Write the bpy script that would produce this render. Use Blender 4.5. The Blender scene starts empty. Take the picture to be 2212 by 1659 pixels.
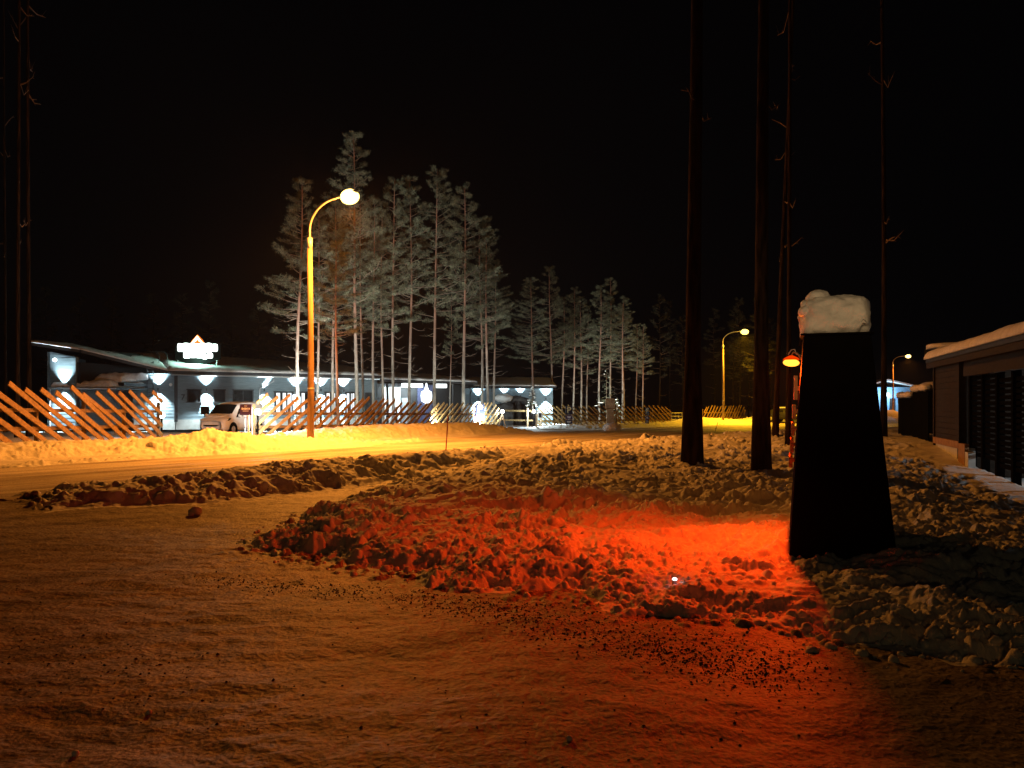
import bpy, math, random
import numpy as np
from mathutils import Vector, Matrix

# ------------------------------------------------------------------ scene, camera, world, exposure
S = bpy.context.scene
C = bpy.data.collections.new("place"); S.collection.children.link(C)
F = 1663.0          # focal length in units of a 2212 px wide picture
HOR = 872.0         # horizon row in that picture
CAMZ = 1.6
cam = bpy.data.cameras.new("camera"); cam_o = bpy.data.objects.new("camera", cam); S.collection.objects.link(cam_o)
cam_o.location = (0, 0, CAMZ); cam_o.rotation_euler = (math.pi / 2, 0, 0)
cam.sensor_width = 36; cam.lens = F / 2212 * 36; cam.shift_y = (HOR - 829.5) / 2212
cam.clip_start = 0.05; cam.clip_end = 1500
S.camera = cam_o
S.render.resolution_x = 1024; S.render.resolution_y = 768
w = bpy.data.worlds.new("World"); S.world = w; w.use_nodes = True
w.node_tree.nodes["Background"].inputs[0].default_value = (0.5, 0.55, 0.8, 1)
w.node_tree.nodes["Background"].inputs[1].default_value = 0.0009
S.view_settings.view_transform = 'Standard'; S.view_settings.look = 'None'
S.view_settings.exposure = 0; S.view_settings.gamma = 1
S.render.engine = 'CYCLES'
S.cycles.use_denoising = True
S.cycles.sample_clamp_indirect = 3.0
S.cycles.max_bounces = 5; S.cycles.diffuse_bounces = 3; S.cycles.glossy_bounces = 2
S.cycles.volume_bounces = 0
HAZE = 0.0002
SODIUM = (1.0, 0.31, 0.034)
SODIUM_FAR = (1.0, 0.46, 0.015)
REDLAMP = (1.0, 0.040, 0.002)
WHITE = (0.78, 0.97, 1.0)
P_NEAR, P_FAR, P_RED = 17500, 15000, 430
P_TREE = 7800
P_SCONCE = 3400
P_POST = 150
P_BACK = 3300

def W(x, y, d):      # picture point at depth d -> world
    return Vector(((x - 1106) / F * d, d, CAMZ + (HOR - y) / F * d))
def WX(x, d): return (x - 1106) / F * d

# ------------------------------------------------------------------ materials
def nodes_of(m):
    m.use_nodes = True; return m.node_tree.nodes, m.node_tree.links
def mat(name, c1, c2=None, rough=0.8, scale=6.0, stretch=(1, 1, 1), bump=0.0, bscale=40.0, detail=4, metal=0.0, obj=True, spec=0.3):
    m = bpy.data.materials.new(name); n, l = nodes_of(m)
    b = n["Principled BSDF"]; b.inputs["Roughness"].default_value = rough; b.inputs["Metallic"].default_value = metal
    b.inputs["Specular IOR Level"].default_value = spec
    tc = n.new("ShaderNodeTexCoord"); mp = n.new("ShaderNodeMapping"); mp.inputs["Scale"].default_value = stretch
    l.new(tc.outputs["Object"], mp.inputs[0])
    nz = n.new("ShaderNodeTexNoise"); nz.inputs["Scale"].default_value = scale; nz.inputs["Detail"].default_value = detail
    l.new(mp.outputs[0], nz.inputs["Vector"])
    r = n.new("ShaderNodeValToRGB"); r.color_ramp.elements[0].position = 0.35; r.color_ramp.elements[1].position = 0.65
    c2 = c2 or tuple(v * 0.8 for v in c1)
    r.color_ramp.elements[0].color = (*c1, 1); r.color_ramp.elements[1].color = (*c2, 1)
    l.new(nz.outputs[0], r.inputs[0]); l.new(r.outputs[0], b.inputs["Base Color"])
    if bump:
        n2 = n.new("ShaderNodeTexNoise"); n2.inputs["Scale"].default_value = bscale; n2.inputs["Detail"].default_value = 6
        l.new(mp.outputs[0], n2.inputs["Vector"])
        bp = n.new("ShaderNodeBump"); bp.inputs["Strength"].default_value = 1.0; bp.inputs["Distance"].default_value = bump
        l.new(n2.outputs[0], bp.inputs["Height"]); l.new(bp.outputs[0], b.inputs["Normal"])
    return m
def emit(name, col, strength):
    m = bpy.data.materials.new(name); n, l = nodes_of(m); n.remove(n["Principled BSDF"])
    e = n.new("ShaderNodeEmission"); e.inputs[0].default_value = (*col, 1); e.inputs[1].default_value = strength
    l.new(e.outputs[0], n["Material Output"].inputs[0]); return m

M = dict(
    bank=mat("bank_snow", (.80, .80, .80), (.70, .70, .70), .75, 3, bump=.010, bscale=16),
    cap=mat("cap_snow", (.84, .84, .83), (.70, .70, .70), .7, 5, bump=.014, bscale=20),
    farsnow=mat("yard_snow", (.72, .72, .72), (.60, .60, .60), .75, 1, bump=.01, bscale=5),
    bark=mat("pine_bark", (.085, .06, .045), (.035, .027, .022), .9, 7, (1, 1, .25), bump=.02, bscale=16),
    needle=mat("pine_needles", (.23, .24, .155), (.035, .042, .028), .7, 2.6),
    needle_shaded=mat("shaded_pine_needles", (.05, .052, .035), (.02, .022, .016), .7, 2),  # darker copy of the needles, with shade put into the colour
    limb=mat("pine_limb", (.20, .15, .11), (.12, .09, .07), .85, 8),
    pole=mat("weathered_pole", (.30, .20, .13), (.18, .12, .08), .85, 9, (1, 1, .1), bump=.006, bscale=40),
    steel=mat("galvanised_steel", (.45, .45, .45), (.36, .36, .36), .5, 20, metal=.3),
    fence=mat("fence_wood", (.44, .275, .10), (.29, .175, .06), .8, 9, (1, 1, 1), bump=.004, bscale=30),
    rail=mat("rail_wood", (.26, .17, .07), (.17, .105, .045), .85, 9, bump=.004, bscale=30),
    clad=mat("grey_cladding", (.16, .21, .24), (.12, .165, .19), .7, 2, (1, 1, 6), bump=.002, bscale=30),
    clad_light=mat("white_cladding", (.75, .77, .78), (.66, .68, .69), .7, 2),
    cladblue=mat("navy_panel", (.055, .06, .12), (.04, .045, .09), .6, 2),
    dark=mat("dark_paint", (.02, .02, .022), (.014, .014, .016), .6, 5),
    black=mat("matt_black", (.004, .004, .004), (.003, .003, .003), .95, 5, spec=.02),
    concrete=mat("plinth_concrete", (.62, .64, .62), (.48, .5, .48), .85, 3, bump=.004),
    roof=mat("roof_felt", (.05, .05, .055), None, .9, 4),
    glass=mat("dark_glass", (.012, .014, .016), (.008, .009, .01), .12, 2, spec=.5),
    vpaint=mat("van_paint", (.80, .79, .77), (.62, .60, .57), .35, 2.2, bump=.001),
    rubber=mat("tyre_rubber", (.015, .015, .015), None, .8, 9),
    garage=mat("garage_siding", (.030, .019, .011), (.017, .011, .007), .8, 5, (1, 1, 4), bump=.003),
    gtrim=mat("garage_board", (.40, .24, .12), (.28, .16, .08), .8, 5, bump=.003),
    red=mat("red_marker_paint", (.45, .03, .02), (.35, .02, .015), .6, 9),
    wood=mat("pale_wood", (.52, .38, .24), (.38, .26, .16), .8, 7, bump=.004),
    stone=mat("grit_stone", (.05, .04, .035), (.02, .018, .016), .8, 9),
    rock=mat("icy_rock", (.12, .12, .12), (.05, .05, .055), .8, 2.5, bump=.03, bscale=8),
    blue=mat("sign_blue", (.012, .016, .045), (.010, .013, .036), .5, 5),
    purple=mat("sign_purple", (.05, .025, .08), None, .5, 5),
    yellow=mat("sign_yellow", (.75, .65, .35), None, .5, 9),
    white=mat("white_paint", (.8, .8, .8), (.72, .72, .72), .5, 9),
    teal=mat("blue_wall", (.18, .34, .45), (.12, .22, .38), .7, 1),
    grille=mat("grey_grating", (.35, .36, .38), None, .5, 9, metal=.4),
    letter=mat("letter_plate", (.62, .34, .10), (.5, .26, .07), .5, 9),  # orange of the red lamp's light put into the plate colour
)
# pine bark turning orange with height (true of Scots pine)
def pine_bark():
    m = M['bark']; n, l = nodes_of(m); b = n["Principled BSDF"]
    src = b.inputs["Base Color"].links[0].from_socket
    tc = n.new("ShaderNodeTexCoord"); sx = n.new("ShaderNodeSeparateXYZ"); l.new(tc.outputs["Object"], sx.inputs[0])
    mr = n.new("ShaderNodeMapRange"); mr.inputs[1].default_value = 2.5; mr.inputs[2].default_value = 8
    l.new(sx.outputs[2], mr.inputs[0])
    nz = n.new("ShaderNodeTexNoise"); nz.inputs["Scale"].default_value = 5
    l.new(tc.outputs["Object"], nz.inputs["Vector"])
    r = n.new("ShaderNodeValToRGB"); r.color_ramp.elements[0].color = (.36, .20, .13, 1); r.color_ramp.elements[1].color = (.20, .115, .08, 1)
    r.color_ramp.elements[0].position = .4; r.color_ramp.elements[1].position = .6
    l.new(nz.outputs[0], r.inputs[0])
    mx = n.new("ShaderNodeMixRGB"); l.new(mr.outputs[0], mx.inputs[0]); l.new(src, mx.inputs[1]); l.new(r.outputs[0], mx.inputs[2])
    l.new(mx.outputs[0], b.inputs["Base Color"])
    return m
M['bark_shaded'] = mat('shaded_pine_bark', (.040, .028, .021), (.006, .005, .004), 1, 9, (1, 1, .3), bump=.03, bscale=14, spec=.05); pine_bark()  # bark of the unlit pines: shade put into a near-black colour
_bf = mat("lit_pine_bark", (.32, .29, .25), (.16, .14, .12), .9, 7, (1, 1, .3))
# lit stand trees: floodlight put into the paler grey lower trunk, orange bark above
M['bark_lit'] = _bf
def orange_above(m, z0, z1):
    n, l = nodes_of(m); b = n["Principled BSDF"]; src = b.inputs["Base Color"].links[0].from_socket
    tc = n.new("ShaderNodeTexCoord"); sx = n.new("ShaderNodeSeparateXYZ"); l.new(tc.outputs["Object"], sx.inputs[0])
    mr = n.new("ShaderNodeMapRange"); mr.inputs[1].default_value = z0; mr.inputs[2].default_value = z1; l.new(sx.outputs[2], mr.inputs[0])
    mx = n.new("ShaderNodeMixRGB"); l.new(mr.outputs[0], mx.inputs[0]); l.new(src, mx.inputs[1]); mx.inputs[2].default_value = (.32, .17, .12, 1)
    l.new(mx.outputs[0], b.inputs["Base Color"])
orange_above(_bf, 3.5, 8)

def packed(name, ca, cb, streak, dirt):
    """packed snow with grit and dirt rubbed in along the driving direction; road streaks also carry rut shade"""
    m = bpy.data.materials.new(name); n, l = nodes_of(m); b = n["Principled BSDF"]
    b.inputs["Roughness"].default_value = .6; b.inputs["Specular IOR Level"].default_value = .25
    g = n.new("ShaderNodeNewGeometry"); mp = n.new("ShaderNodeMapping")
    mp.vector_type = 'TEXTURE'; mp.inputs["Rotation"].default_value = (0, 0, math.radians(streak)); mp.inputs["Scale"].default_value = (7, .55, 1)
    l.new(g.outputs["Position"], mp.inputs[0])
    a = n.new("ShaderNodeTexNoise"); a.inputs["Scale"].default_value = 1.1; a.inputs["Detail"].default_value = 9; a.inputs["Roughness"].default_value = .62
    l.new(mp.outputs[0], a.inputs["Vector"])
    r = n.new("ShaderNodeValToRGB"); r.color_ramp.elements[0].position = .38; r.color_ramp.elements[1].position = .58
    r.color_ramp.elements[0].color = (*cb, 1); r.color_ramp.elements[1].color = (*ca, 1)
    l.new(a.outputs[0], r.inputs[0])
    s = n.new("ShaderNodeTexNoise"); s.inputs["Scale"].default_value = 34; s.inputs["Detail"].default_value = 8
    l.new(g.outputs["Position"], s.inputs["Vector"])
    r2 = n.new("ShaderNodeValToRGB"); r2.color_ramp.elements[0].position = .40; r2.color_ramp.elements[1].position = .56
    r2.color_ramp.elements[0].color = (dirt, dirt * .9, dirt * .8, 1); r2.color_ramp.elements[1].color = (1, 1, 1, 1)
    l.new(s.outputs[0], r2.inputs[0])
    mu = n.new("ShaderNodeMixRGB"); mu.blend_type = 'MULTIPLY'; mu.inputs[0].default_value = 1
    l.new(r.outputs[0], mu.inputs[1]); l.new(r2.outputs[0], mu.inputs[2]); l.new(mu.outputs[0], b.inputs["Base Color"])
    bp = n.new("ShaderNodeBump"); bp.inputs["Distance"].default_value = .012; bp.inputs["Strength"].default_value = 1
    ad = n.new("ShaderNodeMath"); ad.operation = 'ADD'; l.new(a.outputs[0], ad.inputs[0]); l.new(s.outputs[0], ad.inputs[1])
    l.new(ad.outputs[0], bp.inputs["Height"]); l.new(bp.outputs[0], b.inputs["Normal"])
    return m
M['drive'] = packed("packed_drive_snow", (.46, .41, .35), (.24, .205, .165), 38, .6)
M['road'] = packed("packed_road_snow", (.74, .72, .68), (.33, .29, .25), 52, .85)  # dirt streaks, deepened in colour to stand for shading in the ruts

# ------------------------------------------------------------------ object helpers
def tag(o, label=None, cat=None, group=None, kind=None):
    if label: o['label'] = label
    if cat: o['category'] = cat
    if group: o['group'] = group
    if kind: o['kind'] = kind
    return o
def empty(name, loc, label, cat, group=None, rz=0.0):
    o = bpy.data.objects.new(name, None); C.objects.link(o); o.location = loc; o.rotation_euler = (0, 0, rz)
    o.empty_display_size = .2
    return tag(o, label, cat, group)
def copy_tree(o, parent=None):
    c = o.copy(); C.objects.link(c); c.parent = parent
    for ch in list(o.children): copy_tree(ch, c)
    return c
class MB:
    def __init__(s): s.v = []; s.f = []; s.mi = []
    def add(s, vs, fs, mi=0):
        k = len(s.v); s.v += [tuple(p) for p in vs]; s.f += [tuple(i + k for i in f) for f in fs]; s.mi += [mi] * len(fs); return s
    def box(s, c, d, R=None, mi=0, taper=1.0):
        hx, hy, hz = d[0] / 2, d[1] / 2, d[2] / 2; vs = []
        for z, t in ((-hz, 1), (hz, taper)):
            for x, y in ((-hx, -hy), (hx, -hy), (hx, hy), (-hx, hy)):
                p = Vector((x * t, y * t, z))
                if R is not None: p = R @ p
                vs.append(Vector(c) + p)
        return s.add(vs, [(0, 3, 2, 1), (4, 5, 6, 7), (0, 1, 5, 4), (1, 2, 6, 5), (2, 3, 7, 6), (3, 0, 4, 7)], mi)
    def bar(s, a, b, wd, th, side=None, mi=0):
        a = Vector(a); b = Vector(b); x = (b - a); L = x.length; x.normalize()
        up = Vector((0, 0, 1)) if side is None else Vector(side)
        y = up.cross(x)
        if y.length < 1e-4: y = Vector((0, 1, 0))
        y.normalize(); z = x.cross(y)
        R = Matrix((x, y, z)).transposed()
        return s.box((a + b) / 2, (L, wd, th), R, mi)
    def tube(s, pts, radii, n=8, mi=0, cap=True):
        pts = [Vector(p) for p in pts]; k0 = len(s.v); prev = None
        if not hasattr(radii, '__len__'): radii = [radii] * len(pts)
        for i, p in enumerate(pts):
            t = (pts[min(i + 1, len(pts) - 1)] - pts[max(i - 1, 0)]).normalized()
            a = Vector((0, 0, 1)) if abs(t.z) < .9 else Vector((1, 0, 0))
            if prev is not None: a = prev
            u = (a - t * a.dot(t)).normalized(); v = t.cross(u); prev = u
            for j in range(n):
                an = 2 * math.pi * j / n
                s.v.append(tuple(p + (u * math.cos(an) + v * math.sin(an)) * radii[i]))
        for i in range(len(pts) - 1):
            for j in range(n):
                q = k0 + i * n; s.f.append((q + j, q + (j + 1) % n, q + n + (j + 1) % n, q + n + j)); s.mi.append(mi)
        if cap:
            s.f.append(tuple(k0 + j for j in reversed(range(n)))); s.mi.append(mi)
            q = k0 + (len(pts) - 1) * n; s.f.append(tuple(q + j for j in range(n))); s.mi.append(mi)
        return s
    def ball(s, c, r, n=10, m=7, mi=0, jit=0, rnd=None):
        if not hasattr(r, '__len__'): r = (r, r, r)
        vs = [(c[0], c[1], c[2] - r[2])]
        for i in range(1, m):
            th = math.pi * i / m
            for j in range(n):
                ph = 2 * math.pi * j / n; q = 1 + (rnd.uniform(-jit, jit) if rnd else 0)
                vs.append((c[0] + r[0] * math.sin(th) * math.cos(ph) * q, c[1] + r[1] * math.sin(th) * math.sin(ph) * q, c[2] - r[2] * math.cos(th) * q))
        vs.append((c[0], c[1], c[2] + r[2])); fs = []
        for j in range(n): fs.append((0, 1 + (j + 1) % n, 1 + j))
        for i in range(m - 2):
            for j in range(n):
                a = 1 + i * n; fs.append((a + j, a + (j + 1) % n, a + n + (j + 1) % n, a + n + j))
        a = 1 + (m - 2) * n
        for j in range(n): fs.append((a + j, a + (j + 1) % n, len(vs) - 1))
        return s.add(vs, fs, mi)
    def prism(s, outline, y0, y1, R=lambda p: p, mi=0):
        """outline in local (x,z), extruded from y0 to y1"""
        n = len(outline); vs = [R(Vector((x, y0, z))) for x, z in outline] + [R(Vector((x, y1, z))) for x, z in outline]
        fs = [tuple(range(n)), tuple(reversed(range(n, 2 * n)))] + [(i, i + n, (i + 1) % n + n, (i + 1) % n) for i in range(n)]
        return s.add(vs, fs, mi)
    def build(s, name, mats, parent=None, smooth=False, bevel=0):
        me = bpy.data.meshes.new(name); me.from_pydata(s.v, [], s.f)
        for m in (mats if isinstance(mats, (list, tuple)) else [mats]): me.materials.append(m)
        me.polygons.foreach_set("material_index", s.mi)
        if smooth: me.polygons.foreach_set("use_smooth", [True] * len(s.f))
        me.update()
        o = bpy.data.objects.new(name, me); C.objects.link(o)
        if parent is not None: o.parent = parent
        if bevel:
            b = o.modifiers.new("b", 'BEVEL'); b.width = bevel; b.segments = 2; b.limit_method = 'ANGLE'
        return o
def lamp(name, kind, loc, power, col, parent=None, radius=.1, target=None, angle=90, blend=.3):
    d = bpy.data.lights.new(name, kind); d.energy = power; d.color = col; d.shadow_soft_size = radius
    if kind == 'SPOT': d.spot_size = math.radians(angle); d.spot_blend = blend
    o = bpy.data.objects.new(name, d); C.objects.link(o); o.location = loc
    if target is not None:
        dr = Vector(target) - Vector(loc); o.rotation_euler = dr.to_track_quat('-Z', 'Y').to_euler()
    if parent is not None: o.parent = parent
    return o
def text_mesh(s, size, depth=.004):
    cu = bpy.data.curves.new("t", 'FONT'); cu.body = s; cu.size = size; cu.extrude = depth; cu.align_x = 'CENTER'; cu.align_y = 'CENTER'
    cu.offset = size * .015
    o = bpy.data.objects.new("t", cu); S.collection.objects.link(o)
    bpy.context.view_layer.update()
    me = bpy.data.meshes.new_from_object(o.evaluated_get(bpy.context.evaluated_depsgraph_get()))
    bpy.data.objects.remove(o); return me

# ------------------------------------------------------------------ terrain
def _h(ix, iy, seed):
    h = (ix.astype(np.int64) * 374761393 + iy.astype(np.int64) * 668265263 + seed * 1442695041) & 0xffffffff
    h = ((h ^ (h >> 13)) * 1274126177) & 0xffffffff
    h = (h ^ (h >> 16)) & 0xffffffff
    return h.astype(np.float64) / 4294967296.0
def noise(x, y, seed=0):
    ix = np.floor(x); iy = np.floor(y); fx = x - ix; fy = y - iy
    ux = fx * fx * fx * (fx * (fx * 6 - 15) + 10); uy = fy * fy * fy * (fy * (fy * 6 - 15) + 10)
    def g(dx, dy):
        a = _h(ix + dx, iy + dy, seed) * 2 * np.pi
        return np.cos(a) * (fx - dx) + np.sin(a) * (fy - dy)
    a = g(0, 0); b = g(1, 0); c = g(0, 1); d = g(1, 1)
    return ((a + (b - a) * ux) * (1 - uy) + (c + (d - c) * ux) * uy) * 1.4
def fbm(x, y, o=4, seed=0, gain=.5):
    r = 0; a = 1; f = 1
    for i in range(o): r = r + a * noise(x * f, y * f, seed + i * 7); a *= gain; f *= 2.03
    return r
def clods(x, y, cell, seed, keep=.75, sq=1.0):
    """rounded snow clods: half balls of random size, one per cell, height in cell units"""
    x = x / cell; y = y / cell; ix = np.floor(x); iy = np.floor(y); out = np.zeros_like(x)
    for dx in (-1, 0, 1):
        for dy in (-1, 0, 1):
            cx = ix + dx; cy = iy + dy
            px = cx + _h(cx, cy, seed); py = cy + _h(cx, cy, seed + 1); R = .18 + .5 * _h(cx, cy, seed + 2) ** 1.6
            R = np.where(_h(cx, cy, seed + 3) < keep, R, 0.0)
            d2 = (x - px) ** 2 + (y - py) ** 2
            out = np.maximum(out, np.sqrt(np.maximum(R * R - d2, 0)) * sq)
    return out * cell
def ss(a, b, x):
    t = np.clip((x - a) / (b - a), 0, 1); return t * t * (3 - 2 * t)
def pl(poly, X, Y):
    """distance to a polyline, interpolated third value, signed side"""
    best = np.full(X.shape, 1e9); val = np.zeros(X.shape); side = np.zeros(X.shape)
    for a, b in zip(poly[:-1], poly[1:]):
        ex, ey = b[0] - a[0], b[1] - a[1]; L2 = ex * ex + ey * ey
        t = np.clip(((X - a[0]) * ex + (Y - a[1]) * ey) / L2, 0, 1)
        dx = X - a[0] - t * ex; dy = Y - a[1] - t * ey; d = np.hypot(dx, dy); m = d < best
        best = np.where(m, d, best); side = np.where(m, np.sign(ex * dy - ey * dx), side)
        if len(a) > 2: val = np.where(m, a[2] + t * (b[2] - a[2]), val)
    return best, val, side
def inside(poly, X, Y):
    r = np.zeros(X.shape, bool); n = len(poly)
    for i in range(n):
        x0, y0 = poly[i][:2]; x1, y1 = poly[(i + 1) % n][:2]
        if y0 == y1: continue
        c = ((y0 > Y) != (y1 > Y)) & (X < (x1 - x0) * (Y - y0) / (y1 - y0) + x0); r ^= c
    return r
EDGE = [(-1.6, 18.0), (-2.28, 15.4), (-2.7, 12.8), (-2.95, 10.3), (-2.8, 8.45), (-1.89, 7.7), (-1.03, 7.2), (-.43, 6.8), (.36, 6.35), (1.03, 5.85),
        (1.65, 5.5), (2.05, 5.3), (2.4, 4.95), (2.9, 4.7), (3.6, 4.4), (5, 3.9), (9, 2.6), (30, -4)]
RIDGE = [(-7.9, 12.4, .03), (-7.3, 12.7, .18), (-6.5, 13.1, .28), (-5.2, 13.9, .40), (-3.8, 16.0, .42), (-1.7, 19.0, .40), (-.1, 21.4, .37),
         (2.9, 25.4, .34), (6, 29.2, .33), (11.2, 35, .32), (17, 41, .3), (30, 54, .3), (70, 100, .3)]
FIELD = EDGE + [(60, -10), (90, 100)] + [(p[0], p[1]) for p in reversed(RIDGE[5:])]
ROADFAR = [(-45, -20), (-12.6, 18.9), (-10, 23.5), (-7.8, 27.7), (-6.2, 29.6), (-4.2, 33.2), (-1.5, 38), (.6, 43), (3, 55), (8, 62), (16, 70), (24, 80), (40, 95), (80, 130)]
BANK1 = [(-40, -2, .3), (-19, 18.5, .34), (-16, 22.8, .38), (-14.0, 25.6, .36), (-11.6, 26.6, .45), (-10.5, 27.0, .68), (-9.5, 27.8, .45), (-8.3, 29.6, .26)]
BANK2 = [(-10.4, 31.5, .2), (-8.6, 34.5, .42), (-7.2, 37, .52), (-4.5, 41, .55), (-2.6, 45, .60), (-1.2, 48, .45), (.6, 50, .05)]
BANK3 = [(3.6, 67, .2), (9, 70, .25), (15, 74, .3), (19, 78.5, .75), (21, 80, .6), (25, 85, .35), (28, 87, .7), (35, 94, .9), (60, 118, .8)]
GAR_A, GAR_B = np.array((12.3, 22.4)), np.array((9.84, 14.8))
ROADDIR = math.atan2(8, 6.2)
TRACKS = [[(-16, 6), (-8, 9.3), (-4.2, 12.6), (-3.0, 15.5)], [(-16, 7.6), (-8.6, 10.8), (-5.4, 13.2), (-4.0, 15.5)],
          [(4.5, 1.6), (1.2, 3.9), (-3.6, 6.3), (-12, 9.0), (-22, 10.5)], [(3.6, .2), (.3, 2.6), (-4.2, 4.9), (-12, 7.3), (-22, 9)]]
def terrain(X, Y, lumps=True):
    X = np.asarray(X, float); Y = np.asarray(Y, float)
    z = -.5 * ss(38, 60, Y) + .5 * ss(95, 125, Y)
    wx = X + .35 * noise(X * .9, Y * .9, 91) + .12 * noise(X * 3.3, Y * 3.3, 95) + .04 * noise(X * 9, Y * 9, 97)
    wy = Y + .35 * noise(X * .9, Y * .9, 92) + .12 * noise(X * 3.3, Y * 3.3, 96) + .04 * noise(X * 9, Y * 9, 98)
    ins = inside(FIELD, wx, wy); de, _, _ = pl(EDGE, wx, wy); de = np.where(ins, de, 0)
    dr, hr, sr = pl(RIDGE, wx, wy)
    d1, h1, _ = pl(BANK1, wx, wy); d2, h2, _ = pl(BANK2, wx, wy); d3, h3, _ = pl(BANK3, wx, wy)
    dc, hc, _ = pl([(-2.1, 9.6, .08), (-1.3, 12.8, .20), (0.2, 16, .13), (3, 20, .05)], X, Y)
    fm = ss(0, 2.4, de); lip = ss(0, .55, de)
    field = fm * (.21 + .09 * noise(X * .45, Y * .45, 5) + .07 * noise(X * .95, Y * 1.3, 6)) + .09 * lip * (1 - ss(.6, 1.6, de)) + fm * hc * (1 - ss(0, 1.8, dc))
    field = field + fm * .08 * ss(11, 18, Y)
    # hollow that the red lamp shines into
    field = field - fm * .12 * np.exp(-(((X - 1.7) / 1.4) ** 2 + ((Y - 8.6) / 1.5) ** 2))
    rp = hr * (1 - ss(.15, 1.25, dr)) ** .8
    b1 = h1 * (1 - ss(.3, 2.6, d1)); b2 = h2 * (1 - ss(.3, 2.8, d2)); b3 = h3 * (1 - ss(.2, 2.6, d3))
    de2, _, _ = pl(ROADFAR[1:6], wx, wy); wr = .09 * (1 - ss(.05, .5, de2))
    snow = np.maximum.reduce([field, rp, b1, b2, b3, wr])
    # garage side
    g = GAR_B - GAR_A; gl = np.hypot(*g); s = ((X - GAR_A[0]) * g[1] - (Y - GAR_A[1]) * g[0]) / gl      # >0 on the open side
    tgt = np.interp(Y, [5, 9, 14.8, 19, 22.4, 28, 40], [-.20, -.16, -.08, .08, .40, .45, .3])
    gw = (1 - ss(.3, 3.0, np.abs(s))) * ss(4.5, 7, Y) * (1 - ss(26, 34, Y)) * (X > 5)
    sign = s if ((0 - GAR_A[0]) * g[1] - (0 - GAR_A[1]) * g[0]) > 0 else -s
    snow = snow * (1 - gw) + tgt * gw
    inyard = (ss(-.15, -.5, sign)) * ss(4, 7, Y) * (1 - ss(23, 25, Y)) * (X > 5)
    snow = snow * (1 - inyard) - .25 * inyard
    m = (1 - .75 * gw * (1 - ss(.2, 1.2, np.abs(s)))) * np.clip(np.maximum.reduce([ss(0, .12, de), (1 - ss(.9, 1.5, dr)) * (hr > .1), 1 - ss(1.8, 2.8, d1), 1 - ss(2, 3, d2), 1 - ss(1.8, 2.8, d3), .8 * (1 - ss(.2, .6, de2))]), 0, 1) * (1 - inyard)
    if lumps:
        far = ss(14, 40, Y)
        A = .55 + .75 * np.clip(.5 + noise(X * .7, Y * .7, 31), 0, 1)
        smooth = np.exp(-(((X - 1.9) / 1.1) ** 2 + ((Y - 8.2) / 1.3) ** 2)); A = A * (1 - .45 * smooth)
        l = .060 * np.abs(noise(wx * 1.5, wy * 2.3, 11)) * 1.6 + .065 * noise(X * 2.1, Y * 3.0, 18) + .034 * np.abs(noise(wx * 3.4, wy * 4.6, 12)) * 1.6 + .022 * noise(wx * 6.5, wy * 8.5, 13) - .02
        l = l + .018 * np.abs(noise(X * 15 + 3 * wx, Y * 18, 14)) + .010 * np.abs(noise(X * 31, Y * 36, 15)) * (1 - ss(9, 15, Y))
        big = np.clip(noise(X * .9, Y * .9, 33) * 2, 0, 1)
        l = l + .42 * big * clods(wx, wy, .30, 41, .40) + .48 * clods(wx, wy, .17, 51, .38) + .6 * clods(X, Y, .095, 61, .42)
        l = l + .8 * clods(X, Y, .05, 71, .42) * (1 - ss(9, 14, Y))
        z = z + m * A * (l - .03)
        # loose crumbs thrown off the banks, on the packed snow beside them
        nearE = np.exp(-np.where(ins, 9, pl(EDGE, X, Y)[0]) / .22) + np.exp(-np.maximum(dr - 1.1, 0) / .25) * (1 - m) * (hr > .05)
        z = z + (1 - m) * np.clip(nearE, 0, 1) * (.8 * clods(X, Y, .13, 81, .35) + .7 * clods(X, Y, .07, 83, .4))
        # packed snow: wheel ruts along the road, scraped texture on the drive
        c, s_ = math.cos(ROADDIR), math.sin(ROADDIR); al = X * c + Y * s_; ac = -X * s_ + Y * c
        rw = ac + .25 * noise(al * .12, ac * .3, 7)
        onroad = (sr > 0) * (1 - m)
        z = z + onroad * (.06 * noise(rw * 1.3, al * .03, 21) + .045 * noise(rw * 3.6, al * .05, 22) + .008 * noise(rw * 11, al * .4, 23))
        z = z + (1 - onroad) * (1 - m) * (.022 * noise(X * .5, Y * 1.1, 24) + .012 * fbm(X * 1.1, Y * 2.6, 4, 25) + .0062 * fbm(X * 6, Y * 7, 5, 29))
        for T in TRACKS:
            dt, _, _ = pl(T, X + .10 * noise(X * .6, Y * .6, 70), Y + .10 * noise(X * .6, Y * .6, 72)); wob = .6 + .4 * noise(X * 5, Y * 5, 73)
            z = z + (1 - m) * wob * (-.008 * (1 - ss(.06, .15, dt)) + .004 * np.exp(-((dt - .16) / .035) ** 2))
    return z + snow, m, sr, inyard
def gz(x, y): return float(terrain(np.array([x]), np.array([y]), True)[0][0])
def gz0(x, y): return float(terrain(np.array([x]), np.array([y]), False)[0][0])

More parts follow.
